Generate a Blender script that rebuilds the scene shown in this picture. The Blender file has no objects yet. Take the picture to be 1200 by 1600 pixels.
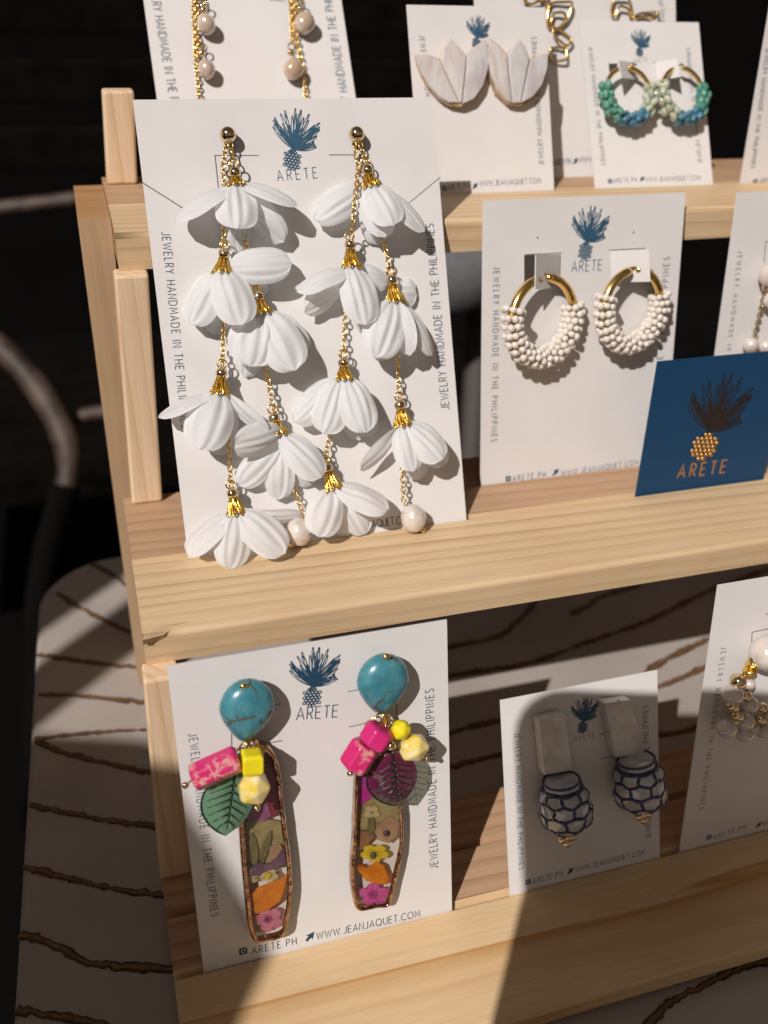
import bpy, bmesh, math, random
from mathutils import Vector, Matrix, noise as mnoise
random.seed(7)
S = 0.001                                   # everything below is written in millimetres
scene = bpy.context.scene
COL = scene.collection
PI = math.pi

# ------------------------------------------------------------------ camera
RCAM = Matrix(((0.95533005, 0.12449617, -0.26803954), (-0.2938137, 0.4979915, -0.81589091), (0.03190612, 0.8581988, 0.51232492)))
CAM = Vector((-20.4575, -270.5694, 177.4022))
FPX = 1479.91                               # focal length in pixels of the 1200 x 1600 photograph
cd = bpy.data.cameras.new('camera'); cam = bpy.data.objects.new('camera', cd); COL.objects.link(cam)
cam.matrix_world = Matrix.Translation(CAM * S) @ RCAM.to_4x4()
cd.sensor_fit = 'AUTO'; cd.sensor_width = 36.0; cd.lens = FPX / 1600 * 36.0
cd.clip_start = 0.01; cd.clip_end = 50
cd.dof.use_dof = True; cd.dof.focus_distance = 0.300; cd.dof.aperture_fstop = 8.5
scene.camera = cam
scene.render.resolution_x, scene.render.resolution_y = 768, 1024

# ------------------------------------------------------------------ light
SUND = Vector((0.54, 0.50, -0.677)).normalized()      # the way the sunlight travels
world = bpy.data.worlds.new('World'); scene.world = world; world.use_nodes = True
nt = world.node_tree; bg = nt.nodes['Background']
sky = nt.nodes.new('ShaderNodeTexSky'); sky.sky_type = 'NISHITA'; sky.sun_disc = False
sky.sun_elevation = math.asin(-SUND.z); sky.sun_rotation = math.atan2(-SUND.x, -SUND.y)
tint = nt.nodes.new('ShaderNodeMix'); tint.data_type = 'RGBA'; tint.blend_type = 'MULTIPLY'; tint.inputs['Factor'].default_value = 1.0
hs = nt.nodes.new('ShaderNodeHueSaturation'); hs.inputs['Saturation'].default_value = 0.25
nt.links.new(sky.outputs[0], hs.inputs['Color']); nt.links.new(hs.outputs[0], tint.inputs['A'])
tint.inputs['B'].default_value = (1.0, 0.84, 0.72, 1)
nt.links.new(tint.outputs['Result'], bg.inputs['Color']); bg.inputs['Strength'].default_value = 0.05; SKYK = 0.74; tint.inputs['B'].default_value = (1.0 * SKYK, 0.80 * SKYK, 0.64 * SKYK, 1)
sl = bpy.data.lights.new('sun', 'SUN'); sl.energy = 3.8; sl.angle = math.radians(0.5); sl.color = (1.0, 0.945, 0.905)
so = bpy.data.objects.new('sun', sl); COL.objects.link(so)
so.rotation_euler = SUND.to_track_quat('-Z', 'Y').to_euler(); so.location = (-1, -1, 1.5)
vs = scene.view_settings
vs.view_transform = 'Standard'; vs.look = 'None'; vs.exposure = 0.0; vs.gamma = 1.0; vs.use_curve_mapping = False
scene.cycles.max_bounces = 8; scene.cycles.transparent_max_bounces = 16
scene.cycles.caustics_reflective = False; scene.cycles.caustics_refractive = False

# ------------------------------------------------------------------ the fitted places
TIER = {1: (82.88, 96.03), 2: (0.0, 0.0), 3: (-84.80, -98.29)}   # Y, Z of each shelf's front groove
G = 22.37                                    # groove to groove
TABLE_Z = -107.5
def ray(px, py): return RCAM @ Vector((px - 600, 800 - py, -FPX))
def hit(px, py, O, N):
    d = ray(px, py); t = (Vector(O) - CAM).dot(N) / d.dot(N); return CAM + d * t
def at_z(px, py, z): return hit(px, py, (0, 0, z), Vector((0, 0, 1)))
def at_y(px, py, y): return hit(px, py, (0, y, 0), Vector((0, 1, 0)))

class Frame:                                  # a leaning card: origin at its lower left corner, u right, v up the card, w out of it
    def __init__(s, O, lean):
        s.O = Vector(O); s.X = Vector((1, 0, 0)); s.U = Vector((0, math.sin(lean), math.cos(lean))); s.N = Vector((0, -math.cos(lean), math.sin(lean)))
        s.M = Matrix((s.X, s.U, s.N)).transposed()
    def loc(s, px, py, w=0.0):                # the point w above the card seen at that place
        q = hit(px, py, s.O + s.N * w, s.N) - s.O
        return Vector((q.dot(s.X), q.dot(s.U), w))
    def world(s, p): return s.O + s.M @ Vector(p)

CARD = {}   # name: tier, groove, x, width, height, lean
for k, t, g, x, w, h, l in (('flower', 2, 0, 0, 100, 146.36, .4206), ('turq', 3, 0, -12.88, 82.6, 105.85, .2329), ('hoop', 2, 1, 114.57, 81.32, 104.57, .1977),
        ('blue', 2, 0, 169.4, 57.74, 53.9, .0416), ('bw', 3, 0, 90.77, 58.29, 70.5, .3519), ('shell', 1, 0, 105.7, 56.58, 68.3, .394),
        ('teal', 1, 0, 180.5, 55.5, 66.45, .4963), ('r2', 2, 1, 213.0, 74, 104.3, .1283), ('r3', 3, 0, 157.0, 74, 107.56, .1406),
        ('tl', 1, 1, 13.05, 78.2, 120, .614), ('tr', 1, 0, 249.3, 64, 92, .0794), ('chain', 1, 1, 140.7, 92.1, 100, .3552)):
    Y, Z = TIER[t]
    CARD[k] = dict(F=Frame((x, Y + g * G, Z), l), w=w, h=h)

# ------------------------------------------------------------------ helpers
def tag(o, label=None, cat=None, group=None, kind=None):
    if label: o['label'] = label
    if cat: o['category'] = cat
    if group: o['group'] = group
    if kind: o['kind'] = kind
    return o
def thing(name, label, cat, loc=(0, 0, 0), rot=None, group=None):
    o = bpy.data.objects.new(name, None); COL.objects.link(o); o.empty_display_size = 0.01
    m = Matrix.Translation(Vector(loc) * S)
    if rot is not None: m = m @ rot.to_4x4()
    o.matrix_world = m
    return tag(o, label, cat, group)

class MB:
    def __init__(s): s.v = []; s.f = []; s.m = []; s.sm = []
    def add(s, vs, fs, mi=0, smooth=True):
        b = len(s.v); s.v += [Vector(x) for x in vs]
        for f in fs: s.f.append([i + b for i in f]); s.m.append(mi); s.sm.append(smooth)
    def box(s, a, b, mi=0):
        x0, y0, z0 = a; x1, y1, z1 = b
        s.add([(x0, y0, z0), (x1, y0, z0), (x1, y1, z0), (x0, y1, z0), (x0, y0, z1), (x1, y0, z1), (x1, y1, z1), (x0, y1, z1)],
              [(0, 3, 2, 1), (4, 5, 6, 7), (0, 1, 5, 4), (1, 2, 6, 5), (2, 3, 7, 6), (3, 0, 4, 7)], mi, False)
    def tube(s, path, r, n=8, closed=False, mi=0, caps=True, up=None):
        P = [Vector(p) for p in path]; R = r if isinstance(r, (list, tuple)) else [r] * len(P)
        m = len(P); vs = []; prev = None
        for i, p in enumerate(P):
            if closed: t = P[(i + 1) % m] - P[i - 1]
            else: t = P[min(i + 1, m - 1)] - P[max(i - 1, 0)]
            t = t.normalized() if t.length > 1e-9 else Vector((0, 0, 1))
            if prev is None:
                a = Vector(up) if up else (Vector((0, 0, 1)) if abs(t.z) < .9 else Vector((1, 0, 0)))
                prev = (a - t * a.dot(t)).normalized()
            else:
                q = prev - t * prev.dot(t); prev = q.normalized() if q.length > 1e-6 else prev
            b = t.cross(prev)
            for k in range(n):
                a = 2 * PI * k / n; vs.append(p + (prev * math.cos(a) + b * math.sin(a)) * R[i])
        fs = []
        for i in range(m if closed else m - 1):
            j = (i + 1) % m
            for k in range(n): fs.append((i * n + k, i * n + (k + 1) % n, j * n + (k + 1) % n, j * n + k))
        if caps and not closed: fs += [tuple(range(n - 1, -1, -1)), tuple(range((m - 1) * n, m * n))]
        s.add(vs, fs, mi)
    def ball(s, c, r, n=12, m=8, mi=0, M=None, fn=None):
        c = Vector(c); r3 = Vector(r) if isinstance(r, (tuple, list, Vector)) else Vector((r, r, r)); vs = []
        for j in range(m + 1):
            th = PI * j / m
            for k in range(n):
                ph = 2 * PI * k / n; d = Vector((math.sin(th) * math.cos(ph), math.sin(th) * math.sin(ph), math.cos(th)))
                q = Vector((d.x * r3.x, d.y * r3.y, d.z * r3.z))
                if fn: q = q * fn(d)
                if M is not None: q = M @ q
                vs.append(c + q)
        fs = [(j * n + k, (j + 1) * n + k, (j + 1) * n + (k + 1) % n, j * n + (k + 1) % n) for j in range(m) for k in range(n)]
        s.add(vs, fs, mi)
    def lathe(s, prof, O, ax, n=16, mi=0, fn=None):
        O = Vector(O); ax = Vector(ax).normalized(); a = Vector((0, 0, 1)) if abs(ax.z) < .9 else Vector((1, 0, 0))
        u = (a - ax * a.dot(ax)).normalized(); w = ax.cross(u); vs = []
        for (r, h) in prof:
            for k in range(n):
                t = 2 * PI * k / n; rr = r * (fn(t, h) if fn else 1); vs.append(O + ax * h + (u * math.cos(t) + w * math.sin(t)) * rr)
        fs = [(j * n + k, j * n + (k + 1) % n, (j + 1) * n + (k + 1) % n, (j + 1) * n + k) for j in range(len(prof) - 1) for k in range(n)]
        s.add(vs, fs, mi)
    def prism(s, poly, w0, w1, mi=0, bev=0.0, dome=0.0, mi_side=None):
        n = len(poly); P = [Vector((p[0], p[1])) for p in poly]
        ar = sum(P[i].x * P[(i + 1) % n].y - P[(i + 1) % n].x * P[i].y for i in range(n))
        if ar < 0: P.reverse()
        c = sum(P, Vector((0, 0))) / n
        rings = [(0, w0), (0, w1 - bev)] + ([(bev, w1)] if bev else [])
        vs = []
        for ins, w in rings:
            for p in P:
                d = (c - p); L = d.length
                q = p + d * min(.6, ins / max(L, 1e-6)); vs.append((q.x, q.y, w))
        fs = []
        for j in range(len(rings) - 1):
            for k in range(n): fs.append((j * n + k, j * n + (k + 1) % n, (j + 1) * n + (k + 1) % n, (j + 1) * n + k))
        s.add(vs, fs, mi if mi_side is None else mi_side, False)
        top = [(vs[(len(rings) - 1) * n + k]) for k in range(n)]
        if dome:
            mid = [((c.x + x) / 2, (c.y + y) / 2, w1 + dome * .8) for x, y, _ in top]
            s.add(top + mid + [(c.x, c.y, w1 + dome)], [(k, (k + 1) % n, n + (k + 1) % n, n + k) for k in range(n)] + [(n + k, n + (k + 1) % n, 2 * n) for k in range(n)], mi, True)
        else: s.add(top, [tuple(range(n))], mi, False)
        s.add([(p.x, p.y, w0) for p in P], [tuple(range(n - 1, -1, -1))], mi, False)
    def strip(s, pts, width, w, closed=False, mi=0):     # flat line of print of even width lying at height w
        P = [Vector((p[0], p[1])) for p in pts]; n = len(P); W = width if isinstance(width, list) else [width] * n; vs = []
        for i in range(n):
            a = (P[i] - P[i - 1]) if (i > 0 or closed) else None
            b = (P[(i + 1) % n] - P[i]) if (i < n - 1 or closed) else None
            a = a.normalized() if a is not None and a.length > 1e-9 else None; b = b.normalized() if b is not None and b.length > 1e-9 else None
            t = ((a + b) if (a is not None and b is not None) else (a if a is not None else b))
            if t is None: t = Vector((1, 0))
            if t.length < 1e-6: t = a
            t = t.normalized(); nn = Vector((-t.y, t.x)); ref = b if b is not None else a
            k = 1 / max(.45, abs(t.dot(ref))) if ref is not None else 1
            for sg in (1, -1): q = P[i] + nn * (sg * W[i] / 2 * k); vs.append((q.x, q.y, w))
        fs = [(2 * i + 1, 2 * ((i + 1) % n) + 1, 2 * ((i + 1) % n), 2 * i) for i in range(n if closed else n - 1)]
        s.add(vs, fs, mi, False)
    def poly(s, pts, w, mi=0):
        P = [(p[0], p[1]) for p in pts]; n = len(P)
        if sum(P[i][0] * P[(i + 1) % n][1] - P[(i + 1) % n][0] * P[i][1] for i in range(n)) < 0: P.reverse()
        s.add([(x, y, w) for x, y in P], [tuple(range(n))], mi, False)
    def build(s, name, mats, parent=None, off=(0, 0, 0), clean=True):
        off = Vector(off); me = bpy.data.meshes.new(name)
        me.from_pydata([((v - off) * S)[:] for v in s.v], [], s.f)
        for m in (mats if isinstance(mats, (list, tuple)) else [mats]): me.materials.append(m)
        me.polygons.foreach_set('material_index', s.m); me.polygons.foreach_set('use_smooth', s.sm); me.update()
        o = bpy.data.objects.new(name, me); COL.objects.link(o)
        if parent is not None: o.parent = parent
        return o
def bevel(o, w, seg=2, ang=40):
    b = o.modifiers.new('bevel', 'BEVEL'); b.width = w * S; b.segments = seg; b.limit_method = 'ANGLE'; b.angle_limit = math.radians(ang); b.harden_normals = False
    return o

# ------------------------------------------------------------------ materials
class NT:
    def __init__(s, name):
        s.m = bpy.data.materials.new(name); s.m.use_nodes = True; s.t = s.m.node_tree; s.b = s.t.nodes['Principled BSDF']; s.out = s.t.nodes['Material Output']
    def n(s, kind, **kw):
        x = s.t.nodes.new(kind)
        for k, v in kw.items(): setattr(x, k, v)
        return x
    def l(s, a, b): s.t.links.new(a, b)
    def co(s, sc=(1, 1, 1), rot=(0, 0, 0), loc=(0, 0, 0), rnd=True):
        tc = s.n('ShaderNodeTexCoord'); mp = s.n('ShaderNodeMapping'); mp.inputs['Scale'].default_value = sc; mp.inputs['Rotation'].default_value = rot; mp.inputs['Location'].default_value = loc
        s.l(tc.outputs['Object'], mp.inputs['Vector']); v = mp.outputs[0]
        if rnd:
            oi = s.n('ShaderNodeObjectInfo'); ad = s.n('ShaderNodeVectorMath', operation='MULTIPLY_ADD'); ad.inputs[1].default_value = (17, 17, 17)
            cx = s.n('ShaderNodeCombineXYZ')
            for i in range(3): s.l(oi.outputs['Random'], cx.inputs[i])
            s.l(cx.outputs[0], ad.inputs[0]); s.l(v, ad.inputs[2]); v = ad.outputs[0]
        return v
    def noise(s, v, scale, detail=3, rough=.5, dist=0):
        x = s.n('ShaderNodeTexNoise'); s.l(v, x.inputs['Vector']); x.inputs['Scale'].default_value = scale; x.inputs['Detail'].default_value = detail; x.inputs['Roughness'].default_value = rough; x.inputs['Distortion'].default_value = dist
        return x
    def ramp(s, fac, stops, interp='LINEAR'):
        r = s.n('ShaderNodeValToRGB'); r.color_ramp.interpolation = interp
        while len(r.color_ramp.elements) < len(stops): r.color_ramp.elements.new(.5)
        for e, (p, c) in zip(r.color_ramp.elements, stops): e.position = p; e.color = (c[0], c[1], c[2], 1) if not isinstance(c, (int, float)) else (c, c, c, 1)
        s.l(fac, r.inputs[0]); return r.outputs[0]
    def bump(s, h, strength=.3, dist=.1):
        b = s.n('ShaderNodeBump'); b.inputs['Strength'].default_value = strength; b.inputs['Distance'].default_value = dist * S; s.l(h, b.inputs['Height']); s.l(b.outputs[0], s.b.inputs['Normal']); return b
    def mix(s, a, b, fac, mode='MIX'):
        x = s.n('ShaderNodeMix', data_type='RGBA', blend_type=mode)
        for nm, val in (('A', a), ('B', b)):
            if isinstance(val, (tuple, list)): x.inputs[nm].default_value = (*val[:3], 1)
            else: s.l(val, x.inputs[nm])
        if isinstance(fac, (int, float)): x.inputs['Factor'].default_value = fac
        else: s.l(fac, x.inputs['Factor'])
        return x.outputs['Result']
    def set(s, **kw):
        for k, v in kw.items():
            i = s.b.inputs[k.replace('_', ' ')]
            if hasattr(v, 'is_linked') or isinstance(v, bpy.types.NodeSocket): s.l(v, i)
            else: i.default_value = (*v, 1) if isinstance(v, tuple) and len(v) == 3 and i.type == 'RGBA' else v
        return s
def simple(name, col, rough=.5, metal=0, **kw):
    m = NT(name); m.set(Base_Color=col, Roughness=rough, Metallic=metal, **kw); return m.m
def var(name, c1, c2, scale, rough=.5, detail=3, bump=0, stops=(.35, .65), **kw):
    m = NT(name); v = m.co(); nz = m.noise(v, scale, detail)
    m.set(Base_Color=m.ramp(nz.outputs[0], [(stops[0], c1), (stops[1], c2)]), Roughness=rough, **kw)
    if bump: m.bump(nz.outputs[0], bump, .3)
    return m.m

def pine(name, axis, base, dark, fig=0.0, ring=1.0, rough=.55):
    m = NT(name)
    # stretch the grain along the plank
    sc = {'X': (.035, 1, 1), 'Y': (1, .035, 1), 'Z': (1, 1, .035)}[axis]
    v = m.co(sc)
    warp = m.noise(v, 55, 2, .5); wv = m.n('ShaderNodeVectorMath', operation='MULTIPLY_ADD'); m.l(warp.outputs['Color'], wv.inputs[0]); wv.inputs[1].default_value = (.004 + fig * .03,) * 3; m.l(v, wv.inputs[2])
    w = m.n('ShaderNodeTexWave', wave_type='BANDS', bands_direction='DIAGONAL', wave_profile='SAW'); m.l(wv.outputs[0], w.inputs['Vector'])
    w.inputs['Scale'].default_value = 62 * ring; w.inputs['Distortion'].default_value = 2.2 + fig * 6; w.inputs['Detail'].default_value = 2; w.inputs['Detail Scale'].default_value = .6
    big = m.noise(v, 40, 2); fine = m.noise(v, 900, 2, .7)
    c = m.ramp(w.outputs['Fac'], [(0, base), (.45, base), (.86, [a * .5 + b * .5 for a, b in zip(base, dark)]), (.97, dark), (1, base)])
    c = m.mix(c, base, m.ramp(big.outputs[0], [(.38, 0.0), (.66, .8)]))
    c = m.mix(c, m.ramp(fine.outputs[0], [(.3, (.80, .80, .80)), (.62, (1, 1, 1))]), .55, 'MULTIPLY')
    tone = m.noise(m.co((1, 1, 1)), 22, 2)
    c = m.mix(c, m.ramp(tone.outputs[0], [(.3, (.90, .86, .82)), (.7, (1, 1, 1))]), .8, 'MULTIPLY')
    m.set(Base_Color=c, Roughness=rough, Specular_IOR_Level=.3)
    h = m.n('ShaderNodeMath', operation='ADD'); m.l(fine.outputs[0], h.inputs[0]); m.l(w.outputs['Fac'], h.inputs[1]); m.bump(h.outputs[0], .25, .12)
    return m.m
PINE = (.66, .47, .285); PINED = (.43, .26, .12)
M_shelf = pine('pine_along_x', 'X', (.72, .53, .325), (.48, .315, .165), ring=1.75)
M_shelf3 = pine('pine_knotty_along_x', 'X', (.76, .55, .32), (.55, .28, .085), fig=1.3, ring=.26)
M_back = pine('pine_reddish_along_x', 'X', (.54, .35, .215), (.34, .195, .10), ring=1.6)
M_post = pine('pine_along_z', 'Z', (.86, .65, .44), (.66, .41, .20), ring=1.9)
M_leg = pine('pine_dull_along_z', 'Z', (.56, .385, .235), (.50, .335, .19), ring=.5)
M_end = pine('pine_end_grain', 'X', (.50, .29, .14), (.36, .18, .07), fig=.8, ring=.9)

def paper():
    m = NT('card_paper'); v = m.co(); a = m.noise(v, 2600, 3, .7); b = m.noise(v, 60, 2)
    m.set(Base_Color=m.ramp(b.outputs[0], [(.3, (.70, .672, .655)), (.7, (.725, .70, .685))]), Roughness=.8, Specular_IOR_Level=.25)
    m.bump(a.outputs[0], .35, .12); return m.m
M_paper = paper()
M_ink = simple('blue_ink', (.022, .085, .15), .6)
M_inkd = simple('dark_blue_ink', (.010, .05, .10), .6)
M_text = simple('grey_blue_ink', (.045, .085, .12), .6)
M_slit = simple('cut_slit', (.10, .08, .07), .9)
M_bluecard = NT('blue_card'); _a = M_bluecard.noise(M_bluecard.co(), 2200, 3, .7); M_bluecard.set(Base_Color=(.007, .050, .125), Roughness=.5, Specular_IOR_Level=.3); M_bluecard.bump(_a.outputs[0], .2, .1); M_bluecard = M_bluecard.m
M_foil = simple('gold_foil', (.72, .46, .19), .3, 1.0)
M_darkfoil = simple('gold_foil_dark_reflection', (.045, .035, .03), .45, .6)  # gold foil of the leaves, its dark reflection put into the colour

def gold(name, col, r):
    m = NT(name); v = m.co(); a = m.noise(v, 900, 2); m.set(Base_Color=col, Metallic=1.0, Roughness=r); m.bump(a.outputs[0], .12, .1); return m.m
M_gold = gold('gold', (.92, .62, .22), .2)
M_goldy = gold('yellow_gold', (.95, .62, .13), .24)
M_gball = gold('polished_gold', (.80, .62, .38), .1)
M_copper = NT('copper_foil'); _n = M_copper.noise(M_copper.co(), 260, 2, .5, .8); M_copper.set(Base_Color=M_copper.ramp(_n.outputs[0], [(.35, (.30, .16, .085)), (.6, (.66, .40, .25))]), Metallic=1.0, Roughness=.13); M_copper.bump(_n.outputs[0], .7, 1.0); M_copper = M_copper.m

def petalmat():
    m = NT('white_satin'); v = m.co()
    w = m.n('ShaderNodeTexWave', wave_type='BANDS', bands_direction='X'); m.l(v, w.inputs['Vector']); w.inputs['Scale'].default_value = 900; w.inputs['Distortion'].default_value = .9
    w2 = m.n('ShaderNodeTexWave', wave_type='BANDS', bands_direction='Y'); m.l(v, w2.inputs['Vector']); w2.inputs['Scale'].default_value = 700; w2.inputs['Distortion'].default_value = .6
    ad = m.n('ShaderNodeMath', operation='ADD'); m.l(w.outputs['Fac'], ad.inputs[0]); m.l(w2.outputs['Fac'], ad.inputs[1])
    m.set(Base_Color=(.87, .875, .89), Roughness=.36, Sheen_Weight=.2, Specular_IOR_Level=.6)
    bp = m.bump(ad.outputs[0], .5, .1)
    tr = m.n('ShaderNodeBsdfTranslucent'); tr.inputs['Color'].default_value = (.94, .92, .90, 1)
    mx = m.n('ShaderNodeMixShader'); mx.inputs[0].default_value = .36; m.l(m.b.outputs[0], mx.inputs[1]); m.l(tr.outputs[0], mx.inputs[2]); m.l(mx.outputs[0], m.out.inputs['Surface'])
    return m.m
M_petal = petalmat()

def turquoise():
    m = NT('turquoise_stone'); v = m.co((1, 1, 1))
    wp = m.noise(v, 260, 3); wv = m.n('ShaderNodeVectorMath', operation='MULTIPLY_ADD'); m.l(wp.outputs['Color'], wv.inputs[0]); wv.inputs[1].default_value = (.0035,) * 3; m.l(v, wv.inputs[2])
    vo = m.n('ShaderNodeTexVoronoi', feature='DISTANCE_TO_EDGE'); m.l(wv.outputs[0], vo.inputs['Vector']); vo.inputs['Scale'].default_value = 105
    gate = m.noise(v, 150, 2)
    vein = m.ramp(vo.outputs['Distance'], [(.0, 1.0), (.022, .7), (.05, 0.0)])
    g = m.ramp(gate.outputs[0], [(.47, 0.0), (.56, 1.0)]); ml = m.n('ShaderNodeMath', operation='MULTIPLY'); m.l(vein, ml.inputs[0]); m.l(g, ml.inputs[1])
    tone = m.noise(v, 170, 5, .65)
    base = m.ramp(tone.outputs[0], [(.3, (.030, .165, .205)), (.5, (.05, .225, .28)), (.75, (.11, .29, .31))])
    m.set(Base_Color=m.mix(base, (.10, .062, .035), ml.outputs[0]), Roughness=.3, Coat_Weight=.4, Coat_Roughness=.08)
    inv = m.n('ShaderNodeMath', operation='SUBTRACT'); inv.inputs[0].default_value = 1; m.l(ml.outputs[0], inv.inputs[1]); m.bump(inv.outputs[0], .35, .15)
    return m.m
M_turq = turquoise()
def pinkstone(name, c1, c2):
    m = NT(name); v = m.co(); wp = m.noise(v, 300, 3); wv = m.n('ShaderNodeVectorMath', operation='MULTIPLY_ADD'); m.l(wp.outputs['Color'], wv.inputs[0]); wv.inputs[1].default_value = (.0075,) * 3; m.l(v, wv.inputs[2])
    vo = m.n('ShaderNodeTexVoronoi', feature='DISTANCE_TO_EDGE'); m.l(wv.outputs[0], vo.inputs['Vector']); vo.inputs['Scale'].default_value = 260
    gate = m.noise(v, 120, 2); g = m.ramp(gate.outputs[0], [(.47, 0.0), (.58, 1.0)]); vein = m.ramp(vo.outputs['Distance'], [(0, .9), (.06, .6), (.17, 0.0)])
    ml = m.n('ShaderNodeMath', operation='MULTIPLY'); m.l(vein, ml.inputs[0]); m.l(g, ml.inputs[1])
    m.set(Base_Color=m.mix(c1, c2, ml.outputs[0]), Roughness=.32, Coat_Weight=.2); return m.m
M_pink = pinkstone('pink_veined_stone', (.60, .022, .15), (.70, .40, .32))
M_plainpink = var('plain_pink_stone', (.58, .018, .16), (.66, .03, .20), 120, .35)
M_yel = var('yellow_stone', (.82, .66, .006), (.86, .74, .02), 200, .4)
M_lemon = var('lemon_quartz', (.80, .58, .05), (.84, .76, .46), 210, .18, 4, 0, (.35, .7), Coat_Weight=.3, Subsurface_Weight=.25, Subsurface_Radius=(.003, .002, .001), Subsurface_Scale=1.0)
def glassy(name, col, tcol, tr=.3, rough=.08):
    m = NT(name); m.set(Base_Color=col, Roughness=rough, Coat_Weight=.5)
    t = m.n('ShaderNodeBsdfTransparent'); t.inputs['Color'].default_value = (*tcol, 1)
    fr = m.n('ShaderNodeMixShader'); fr.inputs[0].default_value = tr; m.l(m.b.outputs[0], fr.inputs[1]); m.l(t.outputs[0], fr.inputs[2]); m.l(fr.outputs[0], m.out.inputs['Surface'])
    return m.m
M_leaf = glassy('green_glass_leaf', (.15, .27, .17), (.55, .8, .6), .35)
M_leafv = simple('dark_green_vein', (.006, .022, .014), .25)
def purpleleaf():
    m = NT('purple_green_glass_leaf'); tc = m.n('ShaderNodeTexCoord'); sp = m.n('ShaderNodeSeparateXYZ'); m.l(tc.outputs['Object'], sp.inputs[0])
    nz = m.noise(m.co(), 160, 3); ad = m.n('ShaderNodeMath', operation='MULTIPLY_ADD'); m.l(nz.outputs[0], ad.inputs[0]); ad.inputs[1].default_value = .012; m.l(sp.outputs['Y'], ad.inputs[2])
    c = m.ramp(ad.outputs[0], [(0, (.10, .20, .10)), (.45, (.10, .02, .05)), (1, (.15, .012, .06))])
    mr = m.n('ShaderNodeMapRange'); m.l(ad.outputs[0], mr.inputs['Value']); mr.inputs['From Min'].default_value = -.036; mr.inputs['From Max'].default_value = -.018
    r = [n for n in m.t.nodes if n.type == 'VALTORGB'][-1]; m.l(mr.outputs[0], r.inputs[0])
    m.set(Base_Color=c, Roughness=.08, Coat_Weight=.6); t = m.n('ShaderNodeBsdfTransparent'); t.inputs['Color'].default_value = (.78, .95, .80, 1)
    fr = m.n('ShaderNodeMixShader'); fr.inputs[0].default_value = .38; m.l(m.b.outputs[0], fr.inputs[1]); m.l(t.outputs[0], fr.inputs[2]); m.l(fr.outputs[0], m.out.inputs['Surface']); return m.m
M_pleaf = purpleleaf()
def resin(name, tcol, gl):
    m = NT(name); t = m.n('ShaderNodeBsdfTransparent'); t.inputs['Color'].default_value = (*tcol, 1)
    g = m.n('ShaderNodeBsdfGlossy'); g.inputs['Roughness'].default_value = .05
    fr = m.n('ShaderNodeFresnel'); fr.inputs['IOR'].default_value = 1.5; gm = m.n('ShaderNodeNewGeometry'); iv = m.n('ShaderNodeMath', operation='SUBTRACT'); iv.inputs[0].default_value = 1; m.l(gm.outputs['Backfacing'], iv.inputs[1]); mr = m.n('ShaderNodeMath', operation='MULTIPLY'); m.l(fr.outputs[0], mr.inputs[0]); m.l(iv.outputs[0], mr.inputs[1])
    mx = m.n('ShaderNodeMixShader'); m.l(mr.outputs[0], mx.inputs[0]); m.l(t.outputs[0], mx.inputs[1]); m.l(g.outputs[0], mx.inputs[2]); m.l(mx.outputs[0], m.out.inputs['Surface']); return m.m
M_resin = resin('clear_resin', (.95, .93, .90), .01)
def dried(name, c1, c2, tr=.45, scale=350):
    m = NT(name); v = m.co(); nz = m.noise(v, scale, 4, .65); c = m.ramp(nz.outputs[0], [(.3, c1), (.7, c2)]); m.set(Base_Color=c, Roughness=.6)
    t = m.n('ShaderNodeBsdfTransparent'); m.l(c, t.inputs['Color']); mx = m.n('ShaderNodeMixShader'); mx.inputs[0].default_value = tr; m.l(m.b.outputs[0], mx.inputs[1]); m.l(t.outputs[0], mx.inputs[2]); m.l(mx.outputs[0], m.out.inputs['Surface']); return m.m
M_pearl = NT('pearl'); _n = M_pearl.noise(M_pearl.co(), 160, 3); M_pearl.set(Base_Color=M_pearl.ramp(_n.outputs[0], [(.3, (.62, .52, .44)), (.5, (.72, .65, .59)), (.75, (.68, .56, .51))]), Roughness=.26, Coat_Weight=.8, Coat_Roughness=.06, Metallic=.12);  M_pearl = M_pearl.m
M_peach = NT('peach_pearl'); _n = M_peach.noise(M_peach.co(), 140, 3); M_peach.set(Base_Color=M_peach.ramp(_n.outputs[0], [(.3, (.58, .42, .28)), (.7, (.70, .58, .50))]), Roughness=.16, Coat_Weight=1.0, Coat_Roughness=.04, Metallic=.2); M_peach = M_peach.m
M_seed = simple('white_glass_bead', (.76, .69, .62), .12, Coat_Weight=.8, Subsurface_Weight=.15, Subsurface_Scale=.002)
def nacre(name, c1, c2, c3):
    m = NT(name); nz = m.noise(m.co((1, .35, 1)), 130, 3, .55, .6); m.set(Base_Color=m.ramp(nz.outputs[0], [(.34, c1), (.5, c2), (.64, c3)]), Roughness=.22, Coat_Weight=.9, Coat_Roughness=.05, Metallic=.15); return m.m
M_nacre = nacre('white_nacre', (.66, .56, .52), (.80, .76, .73), (.72, .62, .59))
M_nacre2 = nacre('grey_nacre', (.58, .53, .53), (.74, .72, .71), (.64, .58, .57))
M_rim = simple('tan_shell_rim', (.52, .36, .22), .4)
M_green = var('sea_green_glass', (.04, .21, .165), (.15, .36, .27), 330, .15, Coat_Weight=.4)
M_bluec = var('sea_blue_glass', (.03, .13, .22), (.11, .27, .36), 330, .15, Coat_Weight=.4)
M_pale = var('pale_green_glass', (.35, .40, .30), (.52, .55, .42), 250, .15, Coat_Weight=.4)
M_ceram = var('grey_white_glaze', (.38, .39, .40), (.52, .52, .52), 150, .07, Coat_Weight=1.0)
M_cobalt = simple('cobalt_glaze', (.006, .012, .085), .12, Coat_Weight=.6)
M_selen = var('satin_white_stone', (.60, .53, .47), (.78, .74, .70), 120, .12, 3, 0, Coat_Weight=.3)

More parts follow.
